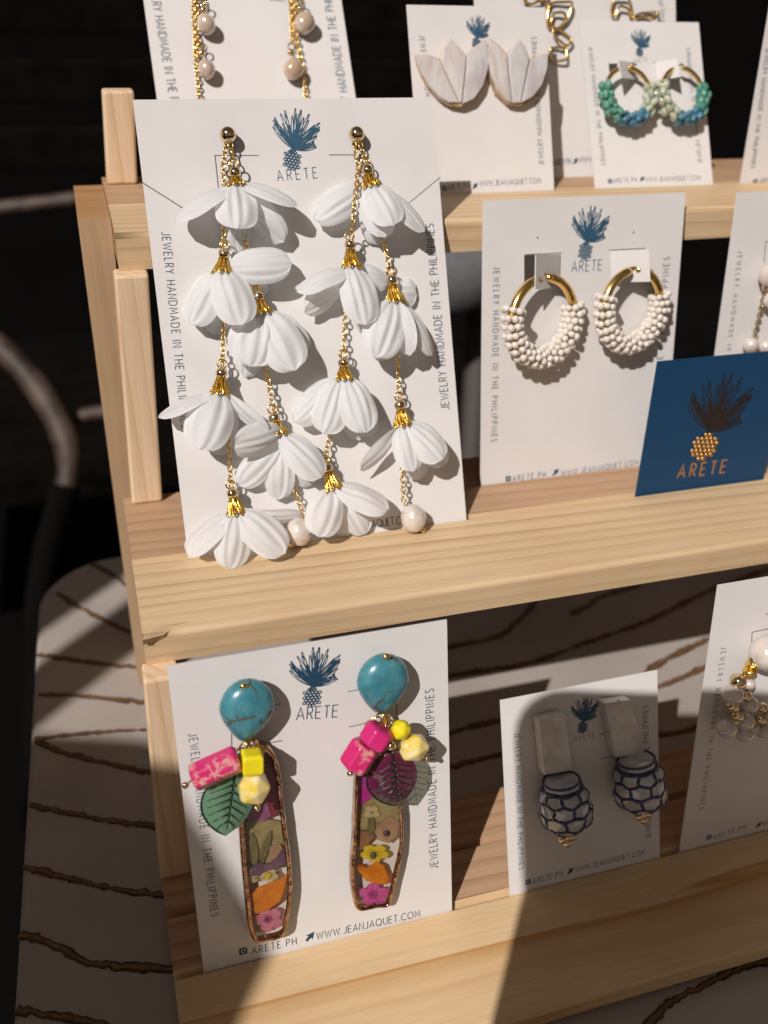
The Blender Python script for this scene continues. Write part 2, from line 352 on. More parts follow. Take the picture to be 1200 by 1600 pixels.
def tabletop():
    m = NT('cream_lacquer'); nz = m.noise(m.co(), 18, 4); m.set(Base_Color=m.ramp(nz.outputs[0], [(.3, (.36, .31, .275)), (.7, (.44, .385, .345))]), Roughness=.42); f = m.noise(m.co(), 600, 2); m.bump(f.outputs[0], .1, .1); return m.m
M_table = tabletop()
M_bark = var('dark_bark', (.03, .012, .005), (.12, .055, .022), 320, .6, 4, .5)
M_barkl = var('brown_bark', (.13, .065, .026), (.23, .13, .055), 260, .55, 4, .5)
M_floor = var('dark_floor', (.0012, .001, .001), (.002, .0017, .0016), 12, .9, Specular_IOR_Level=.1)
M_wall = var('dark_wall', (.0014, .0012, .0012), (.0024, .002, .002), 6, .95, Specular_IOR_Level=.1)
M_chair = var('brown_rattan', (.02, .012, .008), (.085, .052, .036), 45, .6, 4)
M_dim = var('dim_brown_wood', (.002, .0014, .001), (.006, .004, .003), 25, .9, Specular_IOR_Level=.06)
M_cush = var('grey_fabric', (.12, .12, .13), (.16, .16, .17), 300, .9)
M_phone = simple('phone_body', (.03, .03, .035), .4)
M_board = simple('dark_board', (.05, .04, .035), .7)

# ------------------------------------------------------------------ setting
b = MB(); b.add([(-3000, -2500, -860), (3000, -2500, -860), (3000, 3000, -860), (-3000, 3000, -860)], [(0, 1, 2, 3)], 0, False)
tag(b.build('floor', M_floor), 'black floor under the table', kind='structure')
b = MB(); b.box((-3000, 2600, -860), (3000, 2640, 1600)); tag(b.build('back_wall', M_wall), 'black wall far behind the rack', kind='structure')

# ------------------------------------------------------------------ table
def smooth_line(pts, n=10):
    P = [Vector((p[0], p[1])) for p in pts]; P = [P[0] * 2 - P[1]] + P + [P[-1] * 2 - P[-2]]; out = []
    for i in range(1, len(P) - 2):
        for k in range(n):
            t = k / n; a, b_, c, d = P[i - 1:i + 3]
            out.append(.5 * ((2 * b_) + (c - a) * t + (2 * a - 5 * b_ + 4 * c - d) * t * t + (3 * b_ - a - 3 * c + d) * t ** 3))
    out.append(P[-2]); return out
def build_table():
    t = thing('table', 'cream lacquered table top inlaid with dark bark lines', 'table', (0, 0, TABLE_Z))
    p0 = at_z(20, 1600, TABLE_Z); p1 = at_z(57, 1000, TABLE_Z); far = at_z(230, 862, TABLE_Z).y
    dx = (p1.x - p0.x) / (p1.y - p0.y); left = lambda y: p0.x + dx * (y - p0.y)
    R = 38; poly = [(left(-330), -330), (left(far - R), far - R)]
    for k in range(1, 9):
        a = PI - PI / 2 * k / 8; poly.append((left(far - R) + R + R * math.cos(a), far - R + R * math.sin(a)))
    poly += [(430, far + 6), (460, far - 60), (460, -330)]
    b = MB(); b.prism([(x, y) for x, y in poly], -28, 0, bev=2.5); b.build('table_top', M_table, t)
    for sx, sy in ((-30, -290), (420, -290), (0, far - 60), (420, far - 60)):
        b = MB(); b.tube([(sx, sy, -28), (sx, sy, -860 - TABLE_Z)], 22, 12); b.build('leg', M_bark, t)
    lines = [[(144, 882), (171, 895), (205, 918), (330, 985)], [(88, 927), (133, 954), (171, 973), (211, 990), (330, 1015)], [(59, 1023), (133, 1034), (221, 1043), (330, 1040)],
             [(60, 1086), (115, 1087), (221, 1097), (330, 1100)], [(53, 1157), (107, 1149), (229, 1141), (330, 1150)], [(56, 1160), (115, 1181), (187, 1197), (235, 1207), (330, 1212)],
             [(47, 1259), (107, 1271), (173, 1283), (240, 1291), (330, 1300)], [(36, 1355), (107, 1373), (187, 1391), (255, 1399), (340, 1405)], [(32, 1460), (80, 1475), (115, 1493), (149, 1507), (261, 1515), (340, 1530)],
             [(25, 1579), (80, 1587), (147, 1600), (240, 1625)],
             [(600, 1040), (710, 1010), (777, 995), (810, 970), (835, 942), (870, 890)], [(640, 1075), (710, 1055), (827, 1036), (920, 1003), (1013, 970), (1107, 924), (1200, 890)],
             [(890, 960), (920, 947), (939, 933), (1000, 915)], [(1000, 1060), (1032, 1036), (1107, 999), (1200, 960)], [(1010, 1080), (1060, 1062), (1110, 1040), (1200, 1010)], [(1020, 1150), (1080, 1140), (1150, 1105), (1230, 1085)],
             [(1000, 1625), (1015, 1600), (1040, 1572), (1070, 1555), (1110, 1535), (1140, 1520), (1175, 1507), (1230, 1500)], [(690, 1150), (760, 1130), (850, 1120), (1000, 1100)], [(700, 1200), (780, 1180), (900, 1165)]]
    for li, L in enumerate(lines):
        P = smooth_line([at_z(x, y, TABLE_Z)[:2] for x, y in L], 22)
        b = MB(); wd = 1.75 if li < 10 else 1.9
        W = [wd * 2 * (.75 + .5 * mnoise.noise((p.x * .09, p.y * .09, li))) + wd * .9 * mnoise.noise((p.x * .55, p.y * .55, li + 9)) for p in P]
        P = [p + Vector((mnoise.noise((p.x * .3, li, 5)), mnoise.noise((p.x * .3, li, 8)))) * .9 for p in P]
        b.strip(P, W, .25, mi=0); b.strip(P, [w * .42 for w in W], .42, mi=1)
        b.build('bark_line', [M_bark, M_barkl], t)
build_table()

# ------------------------------------------------------------------ rack
D = {1: 38.1, 2: 39.7, 3: 40.7}; T = {1: 11.7, 2: 10.6, 3: 7.3}; B = {1: 48.5, 2: 44.6, 3: 45.0}; XL = {1: -10.4, 2: -18.2, 3: -22.0}
XR = 345
def build_rack():
    r = thing('display_rack', 'stepped pine display rack with three grooved shelves of earring cards', 'display rack', (0, 0, TABLE_Z))
    off = (0, 0, TABLE_Z)
    for t in (1, 2, 3):
        Y, Z = TIER[t]; d, th, bk = D[t], T[t], B[t]; rr = 1.6
        prof = [(-d, -th)]                                           # front edge rounded, then the top with its two grooves
        for k in range(5):
            a = PI - PI / 2 * k / 4; prof.append((-d + rr + rr * math.cos(a), -rr + rr * math.sin(a)))
        for y0 in (0, G): prof += [(y0 - .7, 0), (y0 - .1, -3.2), (y0 + 1.3, -3.2), (y0 + 2.6, 0)]
        prof += [(bk, 0), (bk, -th)]
        n = len(prof); b = MB(); xs = [XL[t], XR]; nx = 30
        vs = []
        for i in range(nx + 1):
            x = xs[0] + (xs[1] - xs[0]) * i / nx
            vs += [(x, Y + y, Z + z) for y, z in prof]
        for i in range(nx):
            for k in range(n):
                q = (i * n + k, i * n + (k + 1) % n, (i + 1) * n + (k + 1) % n, (i + 1) * n + k)
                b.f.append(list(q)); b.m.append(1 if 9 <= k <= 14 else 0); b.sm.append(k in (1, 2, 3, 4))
        b.v = [Vector(v) for v in vs]
        b.f += [list(range(n)), list(range(nx * n + n - 1, nx * n - 1, -1))]; b.m += [2, 2]; b.sm += [False, False]
        b.f = [f[::-1] for f in b.f]
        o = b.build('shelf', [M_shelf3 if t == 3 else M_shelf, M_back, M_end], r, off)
    def upright(p_base, p_top, ztop, zbot, w, dep, x_add=0):
        A = at_z(*p_base, zbot); U = at_y(*p_top, A.y); k = (U.x - A.x) / max(U.z - A.z, 1e-3)
        b = MB(); x0 = A.x + x_add; x1 = x0 + k * (ztop - zbot)
        vs = [(x0, A.y, zbot), (x0 + w, A.y, zbot), (x0 + w, A.y + dep, zbot), (x0, A.y + dep, zbot), (x1, A.y, ztop), (x1 + w, A.y, ztop), (x1 + w, A.y + dep, ztop), (x1, A.y + dep, ztop)]
        b.add(vs, [(0, 3, 2, 1), (4, 5, 6, 7), (0, 1, 5, 4), (1, 2, 6, 5), (2, 3, 7, 6), (3, 0, 4, 7)], 0, False)
        o = b.build('upright', M_post, r, off); bevel(o, .9, 2); return o
    Z1, Z3 = TIER[1][1], TIER[3][1]
    for xa in (0, XR - 12):
        upright((168, 289), (160, 143), Z1 + 33, Z1 + .1, 11.2, 9, xa)
        upright((207, 789), (178, 424), Z1 - T[1] - .1, .1, 10.8, 9, xa)
        upright((251, 1375), (222, 1040), -T[2] - .1, Z3 + .1, 10.4, 9, xa)
    # straight leg behind the top shelf
    for xa in (0, XR + 9):
        p = at_z(122, 288, Z1); x0 = at_y(120, 345, 64).x
        b = MB(); b.box((-21.3 + xa, 66, TABLE_Z + .2), (-10.6 + xa, 119, Z1 - .3)) if xa == 0 else b.box((XR + .2, 66, TABLE_Z + .2), (XR + 10.4, 119, Z1 - .3))
        b.m[1] = 1; b.build('side_leg', [M_leg, M_end], r, off)
    # the lifted splinter on the front edge
    q = [at_z(223, 1000, 1.5), at_z(226, 988, 2.0), at_z(250, 978, 1.5), at_z(291, 972, .3), at_z(276, 978, -.2), at_z(256, 992, .2), at_z(224, 1003, -.5)]
    b = MB(); n = len(q); b.add(q + [Vector((p.x, p.y + .6, p.z - 1.6)) for p in q], [tuple(range(n))[::-1], tuple(range(n, 2 * n))] + [(i, (i + 1) % n, n + (i + 1) % n, n + i) for i in range(n)], 0, False)
    b.build('splinter', M_shelf, r, off)
build_rack()

# ------------------------------------------------------------------ print on the cards
def arc(cx, cy, rx, ry, a0, a1, n=10): return [(cx + rx * math.cos(math.radians(a0 + (a1 - a0) * i / n)), cy + ry * math.sin(math.radians(a0 + (a1 - a0) * i / n))) for i in range(n + 1)]
GL = {'A': (.8, [[(0, 0), (.4, 1), (.8, 0)], [(.15, .32), (.65, .32)]]), 'C': (.82, [arc(.5, .5, .5, .5, 45, 315, 14)]), 'D': (.78, [[(0, 0), (0, 1), (.28, 1)] + arc(.28, .5, .48, .5, 90, -90, 10) + [(0, 0)]]),
      'E': (.55, [[(.55, 0), (0, 0), (0, 1), (.55, 1)], [(.02, .52), (.48, .52)]]), 'H': (.68, [[(0, 0), (0, 1)], [(.68, 0), (.68, 1)], [(.03, .5), (.65, .5)]]), 'I': (.04, [[(.02, 0), (.02, 1)]]),
      'J': (.42, [[(.42, 1), (.42, .28)] + arc(.2, .25, .22, .25, 0, -150, 7)]), 'L': (.5, [[(0, 1), (0, 0), (.5, 0)]]), 'M': (.9, [[(0, 0), (.1, 1), (.45, .25), (.8, 1), (.9, 0)]]), 'N': (.7, [[(0, 0), (0, 1), (.7, 0), (.7, 1)]]),
      'O': (.98, [arc(.49, .5, .49, .5, 90, 450, 18)]), 'P': (.56, [[(0, 0), (0, 1), (.28, 1)] + arc(.28, .74, .27, .26, 90, -90, 8) + [(.02, .48)]]), 'Q': (1.0, [arc(.49, .5, .49, .5, 90, 450, 18), [(.62, .28), (.98, -.06)]]),
      'R': (.58, [[(0, 0), (0, 1), (.28, 1)] + arc(.28, .74, .27, .26, 90, -90, 8) + [(.02, .48)], [(.27, .47), (.58, 0)]]), 'S': (.54, [arc(.27, .75, .25, .25, 30, 270, 9) + arc(.27, .25, .27, .25, 90, -150, 9)[1:]]),
      'T': (.62, [[(0, 1), (.62, 1)], [(.31, .97), (.31, 0)]]), 'U': (.68, [[(0, 1), (0, .32)] + arc(.34, .32, .34, .32, 180, 360, 9) + [(.68, 1)]]), 'W': (1.1, [[(0, 1), (.28, 0), (.55, .9), (.82, 0), (1.1, 1)]]),
      'Y': (.68, [[(0, 1), (.34, .48), (.68, 1)], [(.34, .46), (.34, 0)]]), '.': (.08, [[(.04, 0), (.04, .1)]]), ' ': (.34, [])}
def lettering(b, text, p0, p1, h, stroke, w0=.05, mi=0, kx=.72):
    """letters along p0 -> p1 (card coordinates), cap height h, spaced out so that they fill the line"""
    p0 = Vector((p0[0], p0[1])); p1 = Vector((p1[0], p1[1])); L = (p1 - p0).length; ux = (p1 - p0).normalized(); uy = Vector((-ux.y, ux.x))
    ws = sum(GL[c][0] for c in text); sx = h * kx; gap = (L - ws * sx) / max(len(text) - 1, 1)
    if gap < .14 * h: sx = (L - .14 * h * (len(text) - 1)) / ws; gap = .14 * h
    x = 0
    for c in text:
        w, pls = GL[c]
        for j, pl in enumerate(pls):
            b.strip([p0 + ux * (x + q[0] * sx) + uy * (q[1] * h) for q in pl], stroke, w0 + .006 * j, mi=mi)
        x += w * sx + gap
EM = random.Random(3)
LEAVES = []
for i in range(34):
    a = 158 - i * (156 / 33) + EM.uniform(-3, 3)
    ln = .62 + .30 * math.sin(math.radians(max(0, min(180, a * .9 + 18)))) + EM.uniform(-.12, .1)
    if 118 < a < 132: ln *= .72
    if a > 132: ln *= 1.02
    if a < 20: ln *= .78
    LEAVES.append((a, ln, EM.uniform(-.1, .1) + (.22 if a < 40 else (-.2 if a > 140 else 0))))
def emblem(b, c, up, H, stroke, w0=.05, mi=0, mi_fruit=0, dome=False, fine=True):
    """the pineapple: a round scaly fruit under a fan of loose pointed leaves; c = centre of the fruit, H = from c to the leaf tips"""
    up = Vector((up[0], up[1])).normalized(); rt = Vector((up.y, -up.x)); c = Vector((c[0], c[1]))
    W = lambda x, y: c + rt * (x * H) + up * (y * H)
    k = 0
    for a, ln, cv in LEAVES:
        ar = math.radians(a); L = ln * .74; n = 6; lo = []; ro = []; sp = (90 - a) / 90; root = (.015 + .05 * sp, .31 - .06 * abs(sp))
        hw = .0215
        for i in range(n + 1):
            t = i / n; aa = ar + cv * t; x = root[0] * (1 - t * .0) + math.cos(aa) * L * t; y = root[1] + math.sin(aa) * L * t
            wd = hw * (.35 + .95 * math.sin(PI * min(1, .18 + t * .82)) ** .8); nx, ny = -math.sin(aa), math.cos(aa)
            lo.append((x + nx * wd, y + ny * wd)); ro.append((x - nx * wd, y - ny * wd))
        path = [W(*q) for q in lo] + [W(*q) for q in reversed(ro)]
        b.strip(path, stroke, w0 + .003 * k, closed=True, mi=mi); k += 1
        m_ = (5, 0, 3, 4, 0, 3)[k % 6] if 40 < a < 138 else (3 if k % 3 == 0 else 0)
        if m_:
            core = [W(*q) for q in lo[:m_]] + [W(*q) for q in reversed(ro[:m_])]; b.poly(core, w0 + .003 * k + .0015, mi)
    # neck strokes
    for s_ in (-.09, -.03, .03, .09): b.strip([W(s_ * 1.1 - .01, .16), W(s_ * .35 + .005, .23), W(.015 + s_ * .45, .33)], stroke * 1.3, w0 + .003 * (k := k + 1), mi=mi)
    if dome:
        rr = .047
        for j in range(-4, 5):
            for i in range(-4, 5):
                x = (i + .5 * (j % 2)) * .072; y = j * .06
                if (x / .2) ** 2 + (y / .21) ** 2 < 1:
                    q = W(x, y); b.ball((q.x, q.y, w0), (rr * H * .85, rr * H * .75, rr * H * .4), 8, 4, mi_fruit)
    else:
        for j in range(-3, 4):
            for i in range(-3, 4):
                x = (i + .5 * (j % 2)) * .072; y = j * .056 + .005
                if (x / .185) ** 2 + ((y - .005) / .185) ** 2 < 1:
                    q = [W(x +   .033 * math.cos(t * PI / 4), y + .027 * math.sin(t * PI / 4)) for t in range(8)]
                    b.strip(q, stroke * (1.15 if fine else 1.6), w0 + .003 * (k := k + 1), closed=True, mi=mi)

SIDE = 'JEWELRY HANDMADE IN THE PHILIPPINES'; WEB = 'WWW.JEANJAQUET.COM'; PH = 'ARETE.PH'
def make_card(key, label, group='white earring cards on the rack', left=None, right=None, brand=None, em=None, icon=None, t1=None, arrow=None, t2=None, sh=10, bh=10, ink=None, slits=(), paper_mat=None):
    C = CARD[key]; F = C['F']; ink = ink or M_ink
    o = thing('earring_card' if key != 'blue' else 'brand_card', label, 'earring card' if key != 'blue' else 'card', F.O, F.M, group)
    b = MB(); b.box((0, -1.2, -.45), (C['w'], C['h'], 0)); b.build('card_sheet', paper_mat or M_paper, o)
    px = lambda h, x, y: (F.loc(x, y) - F.loc(x, y + h)).length if False else h / (FPX / (F.world(F.loc(x, y)) - CAM).dot(-RCAM.col[2]))
    if brand:
        b = MB(); p0, p1, h = F.loc(*brand[0]), F.loc(*brand[1]), px(brand[2], *brand[0]); lettering(b, 'ARETE', p0, p1, h, h * .085); b.build('brand_lettering', ink, o)
    if em:
        c = F.loc(*em[0]); tp = F.loc(*em[1]); b = MB(); H = (tp - c).length
        emblem(b, c, (tp - c) + Vector(((c - tp).y * -.0, 0, 0)), H / 1.0, H * .015); b.build('pineapple_emblem', ink, o)
    for sd, nm in ((left, 0), (right, 1)):
        if sd:
            b = MB(); p0, p1 = F.loc(*sd[0]), F.loc(*sd[1]); h = px(sh, *sd[0]); ux = (p1 - p0).normalized(); uy = Vector((-ux.y, ux.x, 0))
            lettering(b, SIDE, p0 - uy * h / 2, p1 - uy * h / 2, h, h * .11); b.build('side_lettering', M_text, o)
    b = MB(); any_ = False
    if t1: lettering(b, PH, F.loc(*t1[0]), F.loc(*t1[1]), px(bh, *t1[0]), px(bh, *t1[0]) * .11); any_ = True
    if t2: lettering(b, WEB, F.loc(*t2[0]), F.loc(*t2[1]), px(bh, *t2[0]), px(bh, *t2[0]) * .11); any_ = True
    if any_: b.build('address_lettering', M_text, o)
    if icon:
        c = F.loc(*icon); h = px(bh, *icon) * .5; b = MB()
        sq = [(c.x + h * x, c.y + h * y) for x, y in ((-.7, -1), (.7, -1), (1, -.7), (1, .7), (.7, 1), (-.7, 1), (-1, .7), (-1, -.7))]; b.poly(sq, .05)
        b.strip([(c.x + h * .48 * math.cos(t * PI / 6), c.y + h * .48 * math.sin(t * PI / 6)) for t in range(12)], h * .2, .06, True, 1); b.poly([(c.x + h * (.62 + .1 * x), c.y + h * (.62 + .1 * y)) for x, y in ((-1, -1), (1, -1), (1, 1), (-1, 1))], .06, 1)
        b.build('camera_icon', [M_inkd, M_paper], o)
    if arrow:
        c = F.loc(*arrow); h = px(bh, *arrow) * .62; b = MB()
        b.poly([(c.x + h * x, c.y + h * y) for x, y in ((1, 1), (-.7, .55), (-.25, .25), (-.95, -.55), (-.55, -.95), (.25, -.25), (.55, -.7))], .05); b.build('arrow_icon', M_inkd, o)
    for sl_ in slits:
        b = MB(); P = [F.loc(*q) for q in sl_[0]]; b.strip(P, sl_[1], .04); b.build('slit', M_slit, o)
    return o
CO = {}
CO['flower'] = make_card('flower', 'tallest white card, with the dangling fabric flower earrings', left=((259, 363), (290, 668)), right=((696, 640), (671, 350)), sh=13, bh=12, brand=((434, 283), (496, 278), 16), em=((456, 251), (464, 174)),
    icon=(430, 839), t1=((440, 846), (497, 838)), arrow=(507, 830), t2=((519, 834), (643, 816)),
    slits=[([(222, 285), (290, 328)], .32), ([(688, 277), (638, 318)], .25), ([(335, 243), (404, 243)], .25), ([(336, 243), (342, 300)], .32), ([(514, 242), (555, 242)], .28)])
CO['turq'] = make_card('turq', 'white card in the bottom row with the turquoise and pressed flower earrings', left=((301, 1146), (336, 1431)), right=((678, 1357), (671, 1077)), sh=13, bh=13, ink=M_inkd, brand=((463, 1125), (527, 1120), 21), em=((487, 1090), (492, 1015)),
    icon=(380, 1486), t1=((394, 1491), (463, 1475)), arrow=(484, 1464), t2=((495, 1468), (656, 1432)),
    slits=[([(428, 1102), (438, 1100)], .25), ([(362, 1145), (362, 1168), (372, 1170)], .3), ([(425, 1160), (441, 1157)], .3), ([(543, 1081), (562, 1077)], .25), ([(545, 1136), (580, 1128)], .25), ([(620, 1100), (620, 1124)], .25)])
CO['hoop'] = make_card('hoop', 'white card in the middle row with the white beaded hoops', left=((776, 417), (772, 690)), right=((1022, 700), (1042, 402)), sh=10, bh=9, brand=((893, 425), (940, 422), 16), em=((914, 393), (925, 325)),
    icon=(794, 748), t1=((801, 752), (852, 745)), arrow=(868, 738), t2=((877, 744), (997, 726)), slits=[([(820, 398), (878, 395)], .3), ([(952, 391), (1008, 388)], .3), ([(839, 373), (841, 370)], .5), ([(989, 364), (991, 362)], .5)])
CO['bw'] = make_card('bw', 'smaller white card half in shade with blue and white ceramic earrings', left=((808, 1145), (815, 1358)), right=((1013, 1310), (1008, 1103)), sh=9, bh=9, brand=((897, 1158), (928, 1153), 8), em=((910, 1137), (914, 1091)),
    icon=(825, 1378), t1=((833, 1381), (879, 1368)), arrow=(891, 1361), t2=((899, 1362), (1007, 1335)), slits=[([(937, 1148), (955, 1144)], .25), ([(937, 1186), (962, 1181)], .25), ([(845, 1168), (845, 1206)], .3)])
CO['shell'] = make_card('shell', 'white card in the top row with the pearly tulip shaped studs', left=((659, 55), (683, 290)), right=((846, 258), (834, 58)), sh=8, bh=8, em=((744, 68), (747, 26)),
    icon=(694, 294), t1=((699, 297), (733, 294)), arrow=(742, 291), t2=((749, 291), (845, 286)))
CO['teal'] = make_card('teal', 'white card in the top row with the green and blue stone hoops', left=((922, 73), (943, 258)), right=((1094, 255), (1075, 75)), sh=7, bh=7, brand=((990, 99), (1012, 96), 6), em=((999, 82), (1001, 47)),
    icon=(953, 283), t1=((958, 286), (995, 284)), arrow=(1003, 280), t2=((1008, 284), (1095, 281)), slits=[([(950, 100), (987, 99)], .25), ([(1020, 98), (1058, 95)], .25)])
CO['r2'] = make_card('r2', 'cut off white card at the right end of the middle row with pearl drops', left=((1157, 392), (1126, 659)), sh=8, bh=8, slits=[([(1196, 378), (1194, 410)], .3), ([(1196, 378), (1225, 376)], .3)])
CO['r3'] = make_card('r3', 'cut off white card with pearl and gold beads, right end of the bottom row', left=((1131, 1011), (1096, 1264)), sh=9, bh=9, icon=(1108, 1308), t1=((1115, 1312), (1165, 1295)), arrow=(1185, 1289), t2=((1192, 1291), (1290, 1265)),
    slits=[([(1174, 1022), (1175, 988), (1215, 979)], .3), ([(1197, 960), (1199, 959)], .6)])
CO['tl'] = make_card('tl', 'white card behind the tallest card with peach pearl drop chains', left=((237, -37), (284, 221)), right=((547, 206), (504, -50)), sh=13, bh=10, slits=[([(290, -3), (342, -2)], .3), ([(420, 0), (446, 2)], .3)])
CO['tr'] = make_card('tr', 'cut off white card at the right end of the top row', left=((1200, 75), (1176, 262)), sh=8, bh=8, icon=(1180, 284), t1=((1186, 287), (1220, 285)))
CO['chain'] = make_card('chain', 'white card behind the tulip studs with gold link earrings', right=((1052, 200), (1030, -30)), sh=8, bh=8, icon=(862, 256), t1=((868, 258), (892, 256)), arrow=(899, 252), t2=((905, 254), (992, 250)))
# the blue brand card
def blue_card():
    C = CARD['blue']; F = C['F']
    o = thing('brand_card', 'dark blue card with a gold foil pineapple standing in front of the middle row', 'card', F.O, F.M)
    b = MB(); b.box((0, -1.2, -.45), (C['w'], C['h'], 0)); b.build('card_sheet', [M_bluecard], o)
    c = F.loc(1101, 698); tp = F.loc(1122, 588); H = (tp - c).length; b = MB(); emblem(b, c, Vector((.12, 1, 0)), H * .98, H * .012, mi=1, mi_fruit=0, dome=True); b.build('pineapple_emblem', [M_foil, M_darkfoil], o)
    b = MB(); p0, p1 = F.loc(1058, 747), F.loc(1132, 738); lettering(b, 'ARETE', p0, p1, 5.4, .62); b.build('brand_lettering', M_foil, o)
blue_card()
# folded-out paper tabs
def tab(key, quad, w):       # quad in photo pixels, w out of the card at each corner
    F = CARD[key]['F']; P = [F.loc(x, y, ww) for (x, y), ww in zip(quad, w)]; P[2] = P[1] + P[3] - P[0]
    n = (P[1] - P[0]).cross(P[2] - P[0]).normalized() * .4; b = MB()
    b.add(P + [p - n for p in P], [(0, 1, 2, 3), (7, 6, 5, 4), (0, 4, 5, 1), (1, 5, 6, 2), (2, 6, 7, 3), (3, 7, 4, 0)], 0, False); b.build('folded_tab', M_paper, CO[key])
tab('hoop', [(836, 398), (874, 397), (865, 447), (835, 452)], [10, .4, 1, 10])
tab('hoop', [(954, 392), (1015, 390), (1013, 441), (956, 441)], [.4, 9.5, 8, .4])
tab('teal', [(965, 95), (990, 98), (988, 128), (970, 122)], [8, .4, 1, 8])
tab('teal', [(1024, 98), (1059, 92), (1062, 121), (1028, 126)], [.4, 8, 6, .4])
for key, q in (('hoop', [(819, 399), (836, 398), (836, 440), (819, 441)]), ('teal', [(951, 100), (964, 99), (966, 112), (952, 113)])):
    b = MB(); b.poly([CARD[key]['F'].loc(x, y)[:2] for x, y in q], .05); b.build('cut_opening', M_board, CO[key])

# ------------------------------------------------------------------ jewellery: shared builders
def chain(b, path, pitch=1.75, lw=.78, ll=1.15, r=.27, mi=0, n=10):
    P = [Vector(p) for p in path]; seg = [(P[i + 1] - P[i]).length for i in range(len(P) - 1)]; L = sum(seg); k = max(2, int(L / pitch)); 
    for i in range(k):
        d = (i + .5) * L / k; j = 0
        while j < len(seg) - 1 and d > seg[j]: d -= seg[j]; j += 1
        t = (P[j + 1] - P[j]).normalized(); c = P[j] + t * d
        z = Vector((0, 0, 1)); s_ = t.cross(z); s_ = s_.normalized() if s_.length > .1 else Vector((1, 0, 0)); z2 = s_.cross(t)
        ang = (PI / 4 if i % 2 else -PI / 4) + random.uniform(-.2, .2); side = s_ * math.cos(ang) + z2 * math.sin(ang)
        b.tube([c + t * (ll * math.cos(a * 2 * PI / n)) + side * (lw * math.sin(a * 2 * PI / n)) for a in range(n)], r, 5, True, mi)
def ring(b, c, r, wire, nrm=(0, 0, 1), mi=0, n=14):
    nrm = Vector(nrm).normalized(); a = Vector((1, 0, 0)) if abs(nrm.x) < .9 else Vector((0, 1, 0)); u = (a - nrm * a.dot(nrm)).normalized(); v = nrm.cross(u); c = Vector(c)
    b.tube([c + u * (r * math.cos(2 * PI * k / n)) + v * (r * math.sin(2 * PI * k / n)) for k in range(n)], wire, 6, True, mi)

def petal(b, base, tip, W, roll, cup=.16, sag=.10, seed=0, inner=False):
    base = Vector(base); tip = Vector(tip); a = tip - base; L = a.length; a.normalize()
    n = Vector((0, 0, 1)); n = (n - a * n.dot(a)).normalized(); up = a.cross(n)
    if up.y < 0: roll = -roll
    n = n * math.cos(roll) + a.cross(n) * math.sin(roll); s_ = n.cross(a); rng = random.Random(seed); ph = rng.uniform(-.5, .5); tw = rng.uniform(-.15, .15); fq = rng.uniform(3.1, 4.8); am = rng.uniform(.030, .046); p2 = rng.uniform(0, 6); cup = cup * rng.uniform(.7, 1.3)
    ns, ntt = 18, 22; top = []; bot = []
    for i in range(ns + 1):
        s = i / ns; prof = (1 - abs(2 * s ** 1.15 - 1) ** 2.6) ** .5 if 0 < s < 1 else 0
        hw = W / 2 * max(prof, .0); hw *= 1 + .035 * math.sin(6 * s + p2) * s; hw = max(hw, W * .17 * (1 - s) ** .5 if s < .35 else 0); hw = max(hw, .02)
        for j in range(ntt + 1):
            t = -1 + 2 * j / ntt
            rid = (am * W * (math.cos(t * PI * fq + ph + .5 * math.sin(3 * s + p2)) * (.65 + .35 * math.sin(5 * t + p2))) * max(0, math.sin(PI * min(1, s * 1.02))) ** .6 * (1 - .6 * abs(t) ** 3)) + .016 * W * abs(t) ** 3 * math.sin(9 * s + p2 + 2 * t)
            z = rid - cup * W * (abs(t) ** 2) * (.35 + .65 * math.sin(PI * s)) * (hw / (W / 2)) + sag * L * math.sin(PI * s) + tw * t * hw * s
            z += .012 * W * math.sin(7 * s + 5 * t + seed)
            p = base + a * (s * L) + s_ * (t * hw) + n * z; top.append(p)
    N = ntt + 1; fs = [(i * N + j, (i + 1) * N + j, (i + 1) * N + j + 1, i * N + j + 1) for i in range(ns) for j in range(ntt)]
    b.add(top, [f[::-1] for f in fs], 0, True)

